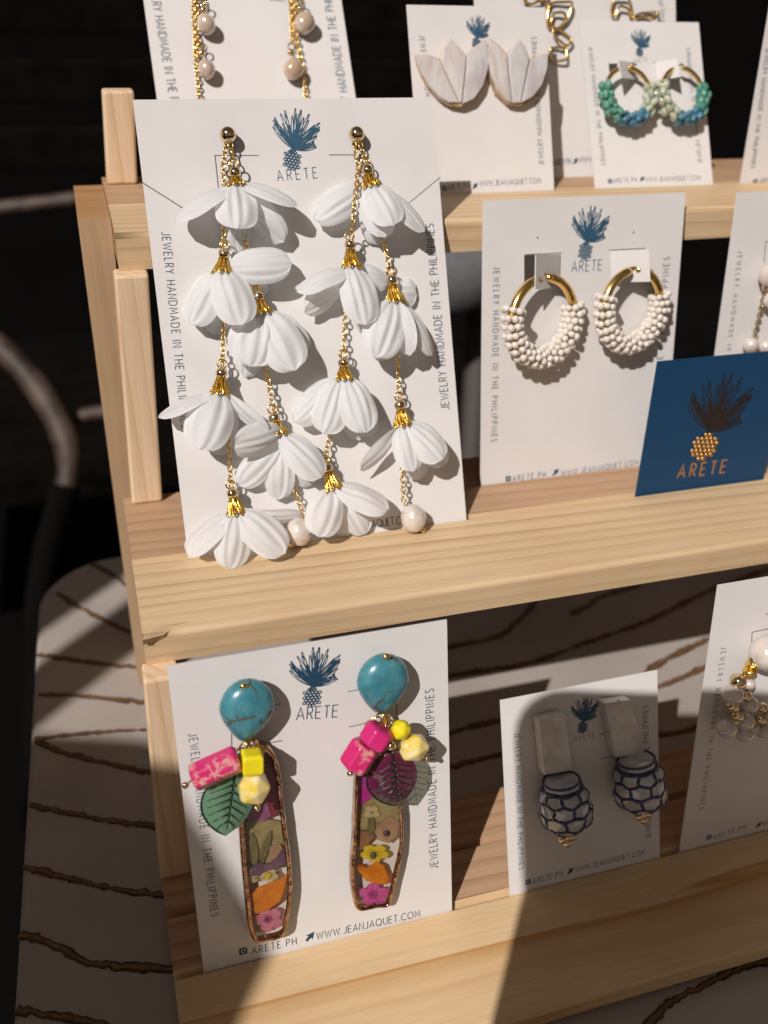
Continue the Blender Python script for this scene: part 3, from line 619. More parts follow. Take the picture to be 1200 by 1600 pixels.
# ------------------------------------------------------------------ fabric flower earrings
def flower_earring(label, stud, chains, flowers, pearl):
    F = CARD['flower']['F']; o0 = F.loc(*stud, 2); o = thing('flower_earring', label, 'earring', F.world(o0), F.M, 'fabric flower earrings on the tallest card')
    b = MB(); b.ball(F.loc(*stud, 3.2), 2.7, 16, 10); b.tube([F.loc(stud[0], stud[1], .2), F.loc(stud[0], stud[1], 2)], 2.4, 14); b.build('stud', M_gball, o, o0)
    for ch in chains:
        b = MB(); chain(b, [F.loc(x, y, w) for x, y, w in ch]); b.build('chain', M_gold, o, o0)
    for fi, (ball, cap, pts) in enumerate(flowers):
        w0 = 6.0; A = F.loc(*ball, w0); Cc = F.loc(*cap, w0 + .5); ax = (Cc - A).normalized()
        b = MB(); hgt = (Cc - A).length; n = 9
        b.lathe([(.8, 1.2), (1.3, hgt * .5), (1.6, hgt)], A, ax, 10)
        aa = Vector((0, 0, 1)); u = (aa - ax * aa.dot(ax)).normalized(); v = ax.cross(u)
        def cp(th, f): r_ = 1.2 + 2.2 * f ** 1.2; return A + ax * (1.3 + (hgt - .2) * f) + (u * math.cos(th) + v * math.sin(th)) * r_
        for k in range(n):
            t0 = 2 * PI * k / n; t1 = t0 + PI / n; t2 = t0 + 2 * PI / n
            b.tube([cp(t0, 0), cp(t0 + .06, .3), cp(t1 - .18, .62), cp(t1 - .16, .92), cp(t1, 1.05), cp(t1 + .16, .92), cp(t1 + .18, .62), cp(t2 - .06, .3), cp(t2, 0)], .34, 5)
            b.ball(cp(t0, .55), .5, 6, 4); b.ball(cp(t1, .8), .42, 6, 4)
        cap_o = b.build('flower_cap', M_goldy, o, o0)
        b = MB(); b.ball(A, 1.95, 16, 10); b.build('gold_bead', M_gball, cap_o, o0)
        b = MB(); ring(b, A - ax * 3.0, 1.5, .3, nrm=u); b.build('jump_ring', M_gold, cap_o, o0)
        for pi, (bx, by, tx, ty, W, roll, wb, wt) in enumerate(pts):
            b = MB(); petal(b, F.loc(bx, by, wb), F.loc(tx, ty, wt), W / 4.5, math.radians(roll), seed=fi * 17 + pi + stud[0], cup=.2 if wt > 4 else .12, sag=.1); b.build('petal', M_petal, cap_o, o0)
    px_, py_, rr, pin, link = pearl
    b = MB(); c = F.loc(px_, py_, 5); b.ball(c, (rr * .95, rr * 1.08, rr), 22, 16, fn=lambda d: 1 + .028 * math.sin(13 * d.y + 2.5 * d.x) + .03 * mnoise.noise(d * 2)); po = b.build('pearl', M_pearl, o, o0)
    b = MB(); b.ball(F.loc(*pin, 5), .9, 10, 6); b.tube([c, F.loc(*pin, 5)], .28, 6); b.tube([c, F.loc(*link, 5)], .3, 6); b.build('head_pin', M_gold, po, o0)

# petals: base x,y  tip x,y  width(px)  roll  base height  tip height
E1 = [((367, 270), (369, 287), [(366, 290, 274, 346, 52, 62, 6, 9), (370, 292, 444, 378, 46, -25, 5, 5), (369, 290, 373, 397, 40, 0, 3, 1.5), (368, 288, 371, 358, 62, 4, 8, 14), (374, 287, 465, 321, 48, 50, 7, 11)]),
      ((350, 397), (348, 423), [(347, 425, 335, 524, 44, 0, 3, 1.5), (356, 425, 421, 452, 46, 20, 3, 2), (345, 424, 297, 507, 54, 20, 6, 7), (349, 420, 379, 508, 60, 4, 8, 14), (357, 418, 456, 410, 56, 12, 7, 9)]),
      ((404, 463), (410, 486), [(404, 492, 384, 590, 46, 0, 3, 1.5), (420, 492, 478, 552, 50, 10, 4, 4), (404, 488, 392, 573, 76, 8, 7, 11), (412, 486, 462, 579, 66, -6, 7, 13)]),
      ((346, 583), (344, 612), [(350, 616, 343, 712, 50, 0, 3, 1.5), (338, 616, 247, 653, 44, 72, 6, 8), (352, 616, 420, 676, 44, -66, 6, 10), (343, 614, 313, 703, 68, 4, 8, 14)]),
      ((429, 653), (435, 675), [(436, 690, 490, 758, 44, 0, 3, 2), (436, 690, 374, 760, 44, 6, 4, 4), (437, 700, 436, 781, 46, 0, 4, 4), (442, 676, 365, 699, 54, -28, 8, 12), (440, 680, 503, 746, 54, 10, 8, 12)]),
      ((363, 771), (369, 799), [(378, 802, 476, 806, 44, -50, 3, 3), (372, 803, 394, 885, 50, 0, 3, 3), (362, 803, 292, 865, 46, 50, 6, 8), (368, 802, 360, 890, 54, 2, 8, 10), (374, 800, 446, 865, 58, 8, 8, 13)])]
E2 = [((574, 266), (579, 289), [(574, 292, 590, 383, 46, 0, 3, 1.5), (570, 292, 491, 343, 52, 10, 4, 5), (585, 292, 664, 362, 48, 42, 6, 9), (575, 290, 603, 371, 54, 6, 7, 10), (581, 288, 615, 352, 56, -4, 8, 14)]),
      ((547, 383), (549, 414), [(556, 422, 606, 444, 40, 20, 3, 2), (552, 424, 577, 521, 46, 0, 3, 1.5), (545, 422, 476, 489, 46, -30, 4, 6), (543, 418, 464, 456, 50, 55, 6, 10), (550, 416, 572, 508, 58, 0, 8, 13)]),
      ((612, 438), (617, 468), [(622, 455, 651, 460, 44, 0, 3, 2), (614, 472, 592, 564, 46, 0, 3, 1.5), (626, 470, 676, 556, 46, 40, 6, 7), (620, 472, 641, 556, 44, -55, 7, 10), (614, 470, 588, 559, 66, 6, 8, 13)]),
      ((537, 567), (538, 590), [(540, 600, 562, 688, 44, 0, 3, 2), (545, 598, 583, 681, 40, 0, 3, 2), (532, 594, 460, 660, 50, 14, 5, 6), (534, 592, 506, 678, 56, 6, 7, 10), (542, 591, 573, 676, 58, 0, 8, 13)]),
      ((625, 633), (629, 662), [(632, 668, 656, 750, 44, 0, 3, 2), (640, 665, 696, 727, 46, -10, 4, 5), (624, 668, 563, 735, 44, -48, 5, 7), (628, 665, 646, 737, 48, 4, 8, 12), (636, 662, 692, 718, 56, 10, 8, 13)]),
      ((511, 731), (520, 760), [(528, 764, 572, 834, 46, 0, 3, 3), (518, 764, 546, 836, 46, 0, 3, 2), (518, 764, 498, 839, 58, 4, 7, 11), (524, 760, 608, 795, 54, 36, 8, 12)])]
flower_earring('left fabric flower earring, six white flowers, pearl tucked behind its lowest flower', (356, 211),
    [[(354, 222, 3), (349, 260, 3), (350, 300, 3), (350, 345, 2), (349, 385, 4)], [(360, 222, 3), (366, 255, 4)], [(378, 345, 2), (384, 380, 3), (397, 430, 4), (403, 455, 5)], [(348, 470, 3), (349, 520, 3), (347, 573, 5)],
     [(412, 540, 3), (417, 585, 3), (428, 642, 5)], [(356, 660, 3), (359, 720, 4), (361, 762, 5)], [(448, 725, 4), (461, 770, 4), (475, 805, 5)]], E1, (467, 831, 4.6, (455, 852), (474, 808)))
flower_earring('right fabric flower earring, six white flowers, pearl swinging free below', (557, 210),
    [[(553, 222, 3), (560, 262, 3), (556, 300, 9), (552, 345, 9), (549, 374, 7)], [(562, 222, 3), (568, 240, 4), (573, 256, 5)], [(598, 372, 3), (605, 400, 4), (610, 429, 5)], [(541, 480, 3), (538, 520, 3), (536, 557, 5)],
     [(622, 555, 3), (622, 590, 4), (624, 622, 5)], [(517, 675, 3), (511, 700, 4), (509, 722, 5)], [(628, 730, 4), (630, 760, 5), (631, 785, 5)]], E2, (646, 810, 4.7, (661, 829), (632, 788)))

# ------------------------------------------------------------------ turquoise and pressed flower earrings
FT = CARD['turq']['F']
def faceted(b, c, axis, up, L, a, n=4, cut=.25, mi=0):      # bead with n long faces and chamfered ends along axis
    axis = Vector(axis).normalized(); up = Vector(up); up = (up - axis * up.dot(axis)).normalized(); s_ = axis.cross(up); vs = []
    for h, r in ((-L / 2, a * (1 - cut)), (-L / 2 + a * cut * .8, a), (L / 2 - a * cut * .8, a), (L / 2, a * (1 - cut))):
        for k in range(n):
            t = 2 * PI * (k + .5) / n; vs.append(Vector(c) + axis * h + (up * math.cos(t) + s_ * math.sin(t)) * r)
    fs = [(j * n + k, j * n + (k + 1) % n, (j + 1) * n + (k + 1) % n, (j + 1) * n + k) for j in range(3) for k in range(n)] + [tuple(range(n))[::-1], tuple(range(3 * n, 4 * n))]
    b.add(vs, fs, mi, False)
def nugget(b, c, r, seed, mi=0):
    bm = bmesh.new(); bmesh.ops.create_icosphere(bm, subdivisions=1, radius=1); rng = random.Random(seed)
    vs = [Vector(c) + Vector((v.co.x * r[0], v.co.y * r[1], v.co.z * r[2])) * (1 + rng.uniform(-.06, .08)) for v in bm.verts]; fs = [tuple(v.index for v in f.verts) for f in bm.faces]; bm.free()
    b.add(vs, fs, mi, False)
def teardrop(b, c, R, Hh, tilt, thick):
    # rounded teardrop, pointed end down, lens-shaped
    n, m = 36, 10; vs = []
    def out(t):
        x = math.sin(t); y = math.cos(t); k = 1.0
        if y < 0: x *= (1 - .42 * (-y) ** 1.3)
        return Vector((x * R, y * Hh * (1.0 if y > 0 else 1.12)))
    ct, st = math.cos(tilt), math.sin(tilt); rings = []
    for j in range(m + 1):
        ph = PI * j / m; f = math.sin(ph) ** .75 if 0 < j < m else 0; z = -math.cos(ph) * thick / 2
        for k in range(n):
            q = out(2 * PI * k / n) * f; vs.append(Vector(c) + Vector((q.x * ct - q.y * st, q.x * st + q.y * ct, z)))
    fs = [(j * n + k, j * n + (k + 1) % n, (j + 1) * n + (k + 1) % n, (j + 1) * n + k) for j in range(m) for k in range(n)]
    b.add(vs, fs, 0, True)
def outline(F, pts, w): return [F.loc(x, y, w) for x, y in pts]
DR = {k: dried('dried_' + k, *v) for k, v in dict(maroon=((.24, .015, .05), (.34, .04, .06), .35), mauve=((.36, .08, .26), (.50, .20, .38), .5), khaki=((.33, .25, .10), (.48, .40, .20), .4), olive=((.16, .14, .05), (.24, .20, .08), .35),
    plum=((.08, .04, .09), (.22, .12, .14), .3), orange=((.55, .15, .004), (.68, .23, .008), .25), pink=((.60, .15, .28), (.68, .30, .38), .4), hot=((.55, .05, .28), (.66, .12, .38), .3), magenta=((.45, .01, .25), (.58, .03, .36), .3),
    yellow=((.62, .42, .01), (.72, .54, .04), .3), tan=((.42, .25, .14), (.52, .34, .20), .4), brown=((.28, .13, .06), (.34, .18, .09), .35), cream=((.62, .50, .26), (.70, .60, .36), .45), dark=((.10, .02, .05), (.2, .05, .08), .1)).items()}
DV = {k: simple('vein_' + k, tuple(c * .55 for c in v), .6) for k, v in dict(maroon=(.2, .012, .04), mauve=(.34, .08, .24), khaki=(.26, .20, .08), olive=(.14, .11, .04), plum=(.06, .03, .06), orange=(.55, .12, .004), pink=(.62, .12, .24), hot=(.5, .04, .24), magenta=(.4, .01, .22), yellow=(.6, .36, .01), tan=(.34, .2, .1), brown=(.2, .09, .05), cream=(.6, .45, .2), dark=(.1, .02, .05)).items()}
def blossom(c, r, n, depth, rot=0, sq=1.0):   # n-lobed flower outline in card coordinates
    out = []
    for k in range(n * 8):
        a = 2 * PI * k / (n * 8) + rot; f = r * (1 - depth + depth * abs(math.cos(n * (a - rot) / 2)) ** .6); out.append((c[0] + f * math.cos(a), c[1] + f * math.sin(a) * sq))
    return out
def pressed_earring(label, bead, btilt, dot, bar, rim, flowers, beads):
    F = FT; o0 = F.loc(*bead, 2); o = thing('pressed_flower_earring', label, 'earring', F.world(o0), F.M, 'turquoise and resin earrings on the bottom row card')
    b = MB(); c = F.loc(*bead, 5.2); teardrop(b, c, 7.9, 9.1, btilt, 8.6); st = b.build('turquoise_stud', M_turq, o, o0)
    b = MB(); d = F.loc(*dot, 7.4); b.ball(d, (1.25, 1.0, .8), 12, 6); b.build('gold_dot', M_gold, st, o0)
    # resin bar in a copper foil edge
    W0, W1 = .9, 4.4
    P = [F.loc(x, y, W1) for x, y in smooth_px(bar)]; n = len(P); cen = sum(P, Vector()) / n
    b = MB(); vs = []; rng = random.Random(len(bar)); jit = [(.55 * mnoise.noise((i * .21, 3.3, bead[0] * .37)) + .3 * mnoise.noise((i * .63, 1.3, bead[0])), .5 * mnoise.noise((i * .17, 7.1, bead[0]))) for i in range(n)]
    nor = []
    for i in range(n):
        t = (P[(i + 1) % n] - P[i - 1]).normalized(); q = Vector((t.y, -t.x, 0)); q = q if q.dot(cen - P[i]) > 0 else -q; nor.append(q)
    for ins, w in ((.15, W0), (0, W0 + .5), (0, W1 - .3), (.35, W1 + .15), (rim, W1 + .1), (rim + .25, W1 - .5)):
        for i in range(n): p = P[i] + nor[i] * (ins + (jit[i][0] * .5 if 0 < ins < 1 or ins == rim else 0)); vs.append((p.x, p.y, w + (jit[i][1] * .35 if w > W0 + 1 else 0)))
    fs = [(j * n + k, j * n + (k + 1) % n, (j + 1) * n + (k + 1) % n, (j + 1) * n + k) for j in range(5) for k in range(n)]
    b.add(vs, fs, 0, True); bo = b.build('copper_rim', M_copper, o, o0)
    inner = [P[i] + nor[i] * (rim + .2) for i in range(n)]
    b = MB(); b.prism([(p.x, p.y) for p in inner], W0 + .1, W1 - .45); ro = b.build('resin_bar', M_resin, o, o0)
    for fi, (mat, pts, z) in enumerate(flowers):
        b = MB(); z = 2.2 + (z - 2.6) * .8; Q = [F.loc(x, y, z) for x, y in pts]; P2 = [Vector((q.x, q.y)) for q in Q]; cen2 = sum(P2, Vector((0, 0))) / len(P2)
        b.poly([(q.x, q.y) for q in Q], z); many = len(P2) > 25; root = cen2 if many else P2[0].lerp(cen2, .12); st_ = 2 if many else 1; r_ = random.Random(fi)
        for q in P2[::st_]:
            d = q - root
            if d.length < .8: continue
            e = root + d * r_.uniform(.55, .92); m_ = root.lerp(e, .5) + Vector((-d.y, d.x)) * r_.uniform(-.07, .07); b.strip([root, m_, e], [.22, .15, .04], z + .03, mi=1)
        b.strip([p.lerp(cen2, .03) for p in P2], [.10 + .12 * r_.random() for _ in P2], z + .02, closed=True, mi=1)
        b.build('pressed_petal', [DR[mat], DV[mat]], ro, o0)
    for kind, args in beads:
        if kind == 'ring':
            b = MB()
            for (x, y, w, r, nr) in args: ring(b, F.loc(x, y, w), r, .32, nr)
            b.build('jump_rings', M_gold, o, o0)
        elif kind == 'prism':
            name, mat, p0, p1, a, w, n = args; A = F.loc(*p0, w); Bp = F.loc(*p1, w); b = MB(); faceted(b, (A + Bp) / 2, Bp - A, (0, .35, 1), (Bp - A).length, a, n, .2); bevel(b.build(name, mat, o, o0), .75, 3, 20)
        elif kind == 'nugget':
            name, mat, p, r, w, sd = args; b = MB(); nugget(b, F.loc(*p, w), r, sd); bevel(b.build(name, mat, o, o0), .55, 3, 10)
        elif kind == 'pin':
            p, w, r, frm = args; b = MB(); b.ball(F.loc(*p, w), r, 10, 7)
            if frm: b.tube([F.loc(*p, w), F.loc(*frm, w)], .3, 6)
            b.build('head_pin', M_gball, o, o0)
        elif kind == 'leaf':
            leaf(F, o, o0, *args)
    return o
def smooth_px(pts, n=8):
    out = []; m = len(pts)
    for i in range(m):
        a, b_, c, d = (Vector(pts[(i + k - 1) % m]) for k in range(4))
        for k in range(n):
            t = k / n; q = .5 * ((2 * b_) + (c - a) * t + (2 * a - 5 * b_ + 4 * c - d) * t * t + (3 * b_ - a - 3 * c + d) * t ** 3); out.append((q.x, q.y))
    return out
def leaf(F, o, o0, mat, root, tip, width, w, tiltw, veinmat):
    A = F.loc(*root, w); Bq = F.loc(*tip, w + tiltw); a = Bq - A; L = a.length; a.normalize(); n_ = Vector((0, 0, 1)); n_ = (n_ - a * n_.dot(a)).normalized(); s_ = n_.cross(a)
    ns, m = 18, 14; top = []; bot = []
    def Wd(t): return width / 2 * (math.sin(PI * min(1, t ** .8)) ** .7) * (.75 + .5 * t) if 0 < t < 1 else .01
    for i in range(ns + 1):
        t = i / ns
        for j in range(m + 1):
            u = -1 + 2 * j / m; hw = Wd(t) * (1.12 if u < 0 else .9); vein = .35 * math.sin((t * 7.5 - abs(u) * 2.2) * 2 * PI * .75) * (1 - abs(abs(u) - .5)) * .7
            p = A + a * (t * L) + s_ * (u * hw) + n_ * (1.1 * (1 - u * u) + vein * (abs(u) > .1) + (-.5 if abs(u) < .1 else 0)); top.append(p); bot.append(A + a * (t * L) + s_ * (u * hw) - n_ * .5 * (1 - u * u))
    N = m + 1; nv = len(top); fs = [(i * N + j, i * N + j + 1, (i + 1) * N + j + 1, (i + 1) * N + j) for i in range(ns) for j in range(m)]
    b = MB(); b.add(top + bot, fs + [tuple(x + nv for x in f[::-1]) for f in fs], 0, True); lo = b.build('glass_leaf', mat, o, o0)
    b = MB(); b.tube([A + a * (t * L / 10) + n_ * 1.05 for t in range(10)], [.35 - .025 * t for t in range(10)], 6)
    for k in range(1, 7):
        for sg in (-1, 1):
            t0 = .1 + k * .11; pp = []
            for q in range(5):
                u = q / 4 * .8; t = t0 + .16 * q / 4; hw = Wd(min(t, .97)) * (1.12 if sg < 0 else .9); pp.append(A + a * (t * L) + s_ * (sg * u * hw) + n_ * (1.15 * (1 - u * u) + .12))
            b.tube(pp, [.26, .24, .2, .15, .08], 5)
    edge = [A + a * (i / 24 * L) + s_ * (-Wd(i / 24) * 1.12) + n_ * .1 for i in range(25)]; b.tube(edge, .3, 5)
    b.build('leaf_vein', veinmat, lo, o0)
SQ = lambda *p: list(p)
def oval(cx, cy, rx, ry, rot=0, n=20):
    c, s_ = math.cos(math.radians(rot)), math.sin(math.radians(rot)); return [(cx + rx * math.cos(2 * PI * k / n) * c - ry * math.sin(2 * PI * k / n) * s_, cy + rx * math.cos(2 * PI * k / n) * s_ + ry * math.sin(2 * PI * k / n) * c) for k in range(n)]
def pxflower(cx, cy, r, n, rot=0, sq=1.0, depth=.3): return [(x, y) for x, y in blossom((cx, cy), r, n, depth, rot, sq)]
L_bar = [(384, 1190), (402, 1168), (424, 1172), (437, 1200), (443, 1250), (449, 1300), (455, 1345), (457, 1395), (451, 1440), (444, 1464), (420, 1472), (399, 1473), (388, 1448), (383, 1405), (377, 1340), (373, 1270), (376, 1220)]
R_bar = [(560, 1195), (580, 1180), (606, 1185), (620, 1220), (629, 1262), (631, 1310), (626, 1350), (618, 1385), (609, 1416), (590, 1420), (560, 1423), (552, 1400), (549, 1365), (553, 1310), (555, 1250)]
pressed_earring('left turquoise drop earring with long green glass leaf over its resin bar', (386, 1107), -.16, (381, 1072), L_bar, 1.25,
    [('maroon', [(396, 1190), (428, 1192), (436, 1235), (440, 1268), (425, 1276), (398, 1262), (384, 1240)], 3.0), ('mauve', [(383, 1258), (400, 1252), (418, 1256), (424, 1274), (412, 1283), (394, 1284), (382, 1276)], 3.4),
     ('khaki', [(384, 1284), (410, 1278), (440, 1284), (445, 1320), (440, 1345), (412, 1352), (386, 1348), (381, 1315)], 2.6), ('olive', [(390, 1335), (388, 1318), (393, 1300), (400, 1310), (404, 1332), (402, 1350), (396, 1352)], 3.2), ('olive', [(404, 1352), (408, 1325), (418, 1304), (424, 1296), (424, 1312), (416, 1338), (410, 1352)], 3.3),
     ('tan', [(420, 1322), (438, 1318), (444, 1332), (436, 1344), (422, 1342)], 3.6), ('plum', [(386, 1356), (400, 1348), (420, 1350), (432, 1340), (445, 1322), (448, 1345), (438, 1356), (418, 1360), (402, 1368), (388, 1370)], 3.8),
     ('cream', pxflower(420, 1368, 15, 5, .2, .75), 3.4), ('yellow', [(411, 1373), (417, 1362), (424, 1366), (420, 1374)], 3.9), ('cream', oval(395, 1372, 9, 7), 2.8),
     ('orange', [(388, 1420), (390, 1402), (402, 1386), (420, 1380), (440, 1372), (449, 1364), (446, 1385), (438, 1408), (420, 1422), (402, 1428), (390, 1424)], 3.6), ('pink', pxflower(419, 1436, 24, 5, .5, .85, .35), 2.8), ('hot', pxflower(418, 1437, 7, 5, .2, .9, .5), 3.2), ('dark', pxflower(417, 1437, 4, 5, 0, .9, .6), 3.5)],
    [('ring', [(388, 1163, 6, 1.7, (1, .3, .3)), (393, 1168, 6, 1.9, (.3, .2, 1)), (384, 1170, 6, 1.8, (-.4, .2, 1)), (399, 1166, 6, 1.7, (.9, 0, .5)), (378, 1176, 6, 1.6, (.2, .9, .4)), (404, 1174, 5, 1.7, (.4, .4, 1)), (391, 1160, 6, 1.4, (.2, 1, .3))]),
     ('leaf', (M_leaf, (367, 1200), (352, 1304), 15.0, 6.5, 2.5, M_leafv)), ('prism', ('pink_bead', M_pink, (373, 1184), (300, 1217), 4.2, 9.5, 6)), ('pin', ((290, 1227), 9.5, 1.0, (300, 1219))),
     ('prism', ('yellow_cube_bead', M_yel, (394, 1175), (394, 1206), 4.1, 11, 4)), ('nugget', ('lemon_bead', M_lemon, (396, 1230), (5.3, 5.4, 4.8), 11, 4)), ('pin', ((401, 1262), 11, 1.05, (399, 1252)))])
pressed_earring('right turquoise drop earring with purple glass leaf and two stacked pink beads', (598, 1066), -.12, (604, 1026), R_bar, .85,
    [('magenta', [(560, 1214), (566, 1210), (586, 1222), (590, 1240), (572, 1252), (558, 1262)], 3.2), ('khaki', [(560, 1262), (575, 1240), (596, 1232), (612, 1246), (625, 1262), (626, 1280), (606, 1292), (582, 1298), (562, 1296)], 2.8), ('cream', pxflower(581, 1270, 13, 5, .3, .9, .4), 3.2), ('olive', [(576, 1278), (584, 1276), (586, 1296), (578, 1306), (574, 1296)], 3.5),
     ('tan', [(588, 1284), (612, 1276), (624, 1284), (622, 1306), (608, 1318), (590, 1312), (584, 1298)], 3.0), ('brown', [(560, 1296), (582, 1300), (584, 1308), (572, 1322), (562, 1330), (558, 1312)], 3.2), ('plum', oval(604, 1302, 5, 5), 3.4),
     ('yellow', pxflower(585, 1333, 23, 5, .3, .62, .3), 3.4), ('olive', oval(583, 1337, 5, 6), 3.7), ('orange', [(556, 1350), (572, 1356), (588, 1346), (600, 1352), (608, 1372), (607, 1382), (590, 1382), (572, 1376), (560, 1362)], 3.6),
     ('hot', pxflower(584, 1398, 25, 5, .9, .75, .35), 3.0), ('magenta', pxflower(582, 1398, 8, 5, .5, .9, .5), 3.3)],
    [('ring', [(600, 1118, 6, 1.7, (1, .3, .3)), (594, 1124, 6, 1.8, (.3, .3, 1)), (606, 1126, 6, 1.7, (.8, .1, .6)), (588, 1130, 6, 2.0, (-.2, .2, 1)), (580, 1138, 6, 2.2, (.3, .5, 1)), (610, 1134, 5, 1.6, (.3, .2, 1)), (604, 1134, 7, 1.5, (.9, .4, .2))]),
     ('leaf', (M_pleaf, (612, 1170), (622, 1258), 16.0, 8.5, 2.0, M_leafv)), ('prism', ('pink_bead', M_plainpink, (598, 1136), (580, 1164), 4.9, 10.5, 6)), ('prism', ('pink_bead', M_pink, (574, 1162), (550, 1200), 4.9, 10.0, 6)), ('pin', ((547, 1208), 10, 1.05, (550, 1200))), ('pin', ((611, 1165), 12, 1.5, None)),
     ('nugget', ('yellow_bead', M_yel, (626, 1140), (3.5, 3.6, 3.3), 10, 12)), ('nugget', ('lemon_bead', M_lemon, (646, 1167), (5.2, 4.9, 4.7), 9.5, 31)), ('pin', ((667, 1186), 9, .85, (658, 1180)))])

# ------------------------------------------------------------------ beaded hoops
def hoop_frame(F, c, w, yaw, rollz=0): # local basis of a ring plane turned about the card's v axis
    cu = F.loc(*c, w); e1 = Vector((math.cos(yaw), 0, math.sin(yaw))); e2 = Vector((0, 1, 0)); e3 = e1.cross(e2); return cu, e1, e2, e3
def bead_mesh(r, sx=1, sy=1, sz=1, seed=0, rough=0, n=10, m=7):
    b = MB(); rng = random.Random(seed); b.ball((0, 0, 0), (r * sx, r * sy, r * sz), n, m, fn=(lambda d: 1 + rough * mnoise.noise((d.x * 2 + seed, d.y * 2, d.z * 2))) if rough else None); return b
def hoop(name, label, key, c, Rpx, yaw, w, a0, a1, kind, group, tail, rows=9):
    F = CARD[key]['F']; C0, e1, e2, e3 = hoop_frame(F, c, w, yaw); R = (F.loc(c[0], c[1] - Rpx, w) - C0).length; o0 = C0 + e2 * R
    o = thing(name, label, 'earring', F.world(o0), F.M, group); P = lambda a, r=0, z=0: C0 + (e1 * math.cos(a) + e2 * math.sin(a)) * (R + r) + e3 * z
    tr = R * .105 if kind == 'white' else R * .08
    arcs = [(a1 - .05, math.radians(78)), (math.radians(98), a0 + 2 * PI + .05)] if False else [(math.radians(a1) - .08, math.radians(82)), (math.radians(99), math.radians(a0) + .08)]
    for s0, s1 in arcs:
        b = MB(); b.tube([P(s0 + (s1 - s0) * k / 14) for k in range(15)], [tr * 1.15 if k not in (0, 14) else tr * .9 for k in range(15)], 12); b.build('hoop_tube', M_gold, o, o0)
    b = MB(); b.tube([P(math.radians(99) + (math.radians(443) - math.radians(99)) * k / 40) for k in range(41)], tr * .6, 8); b.build('hoop_core', M_goldy, o, o0)
    b = MB(); q = P(math.radians(82)); b.tube([q, q + Vector((tail[0] * .3, 1.2, .6)), q + Vector((tail[0], tail[1], .8))], [.55, .45, .35], 8); b.ball(q, tr * 1.1, 10, 6); b.build('clasp', M_gold, o, o0)
    for a in (a0, a1):
        b = MB()
        for k in range(4): aa = math.radians(a) + (.05 + .045 * k) * (-1 if a == a0 else 1) * -1; t_ = (-e1 * math.sin(aa) + e2 * math.cos(aa)); ring(b, P(aa), tr * 1.35, .3, t_, n=12)
        b.build('wire_wrap', M_goldy, o, o0)
    A0, A1 = math.radians(a0), math.radians(a1) + 2 * PI if a1 < a0 else math.radians(a1)
    if kind == 'white':
        br = 1.45; mesh = bead_mesh(br, 1, 1, .86, seed=3, rough=.07).build('bead', M_seed, o); first = True; rr = R * .225; n_al = int((A1 - A0) * R / (br * 1.86)); cnt = 0
        for i in range(n_al + 1):
            a = A0 + (A1 - A0) * i / n_al; ph = PI / 7 * (i % 2)
            for k in range(8):
                t = 2 * PI * k / 8 + ph; zz = math.sin(t) * rr
                if zz < -rr * .9: continue
                pos = P(a + random.uniform(-.015, .015), math.cos(t) * rr + random.uniform(-.25, .25), zz) 
                x = mesh if first else mesh.copy()
                if not first: COL.objects.link(x)
                x.location = (pos - o0) * S; x.scale = (random.uniform(.88, 1.06),) * 3; x.rotation_euler = (random.random() * 3, random.random() * 3, 0); first = False
    else:
        protos = {}; rr = R * .17
        n_al = 13
        for i in range(n_al):
            f = i / (n_al - 1); a = A0 + (A1 - A0) * f; col = kind[0] if f < .38 else (kind[1] if f < .72 else kind[2])
            for k in range(4):
                t = 2 * PI * k / 4 + i * .9
                if math.sin(t) < -.8: continue
                s_ = (i * 5 + k) % 3; kk = (col.name, s_)
                pos = P(a + random.uniform(-.03, .03), math.cos(t) * rr + random.uniform(-.2, .2), math.sin(t) * rr)
                if kk not in protos:
                    x = bead_mesh(1.6, 1.25, .8, 1.0, seed=s_ * 7, rough=.5).build('stone_chip', col, o); protos[kk] = x
                else: x = protos[kk].copy(); COL.objects.link(x)
                x.location = (pos - o0) * S; x.rotation_euler = (random.uniform(-.5, .5), random.uniform(-.5, .5), a + PI / 2 + random.uniform(-.4, .4))
hoop('beaded_hoop', 'left hoop of white seed beads with open gold clasp', 'hoop', (849, 497), 63, math.radians(-14), 6.5, 164, 13, 'white', 'white beaded hoops on the middle row card', (-5.5, 3.2))
hoop('beaded_hoop', 'right hoop of white seed beads behind a square paper tab', 'hoop', (988, 480), 58, math.radians(-11), 6.5, 161, 14, 'white', 'white beaded hoops on the middle row card', (-6.5, .6))
hoop('stone_chip_hoop', 'left stone chip hoop, green on its left side and pale on its right', 'teal', (982, 147), 41, math.radians(-2), 5.5, 165, 15, (M_green, M_bluec, M_pale), 'stone chip hoops on the top row card', (3, 1.0))
hoop('stone_chip_hoop', 'right stone chip hoop, pale on its left side and green on its right', 'teal', (1067, 146), 40, math.radians(-6), 5.5, 165, 15, (M_pale, M_bluec, M_green), 'stone chip hoops on the top row card', (-3, 1.0))
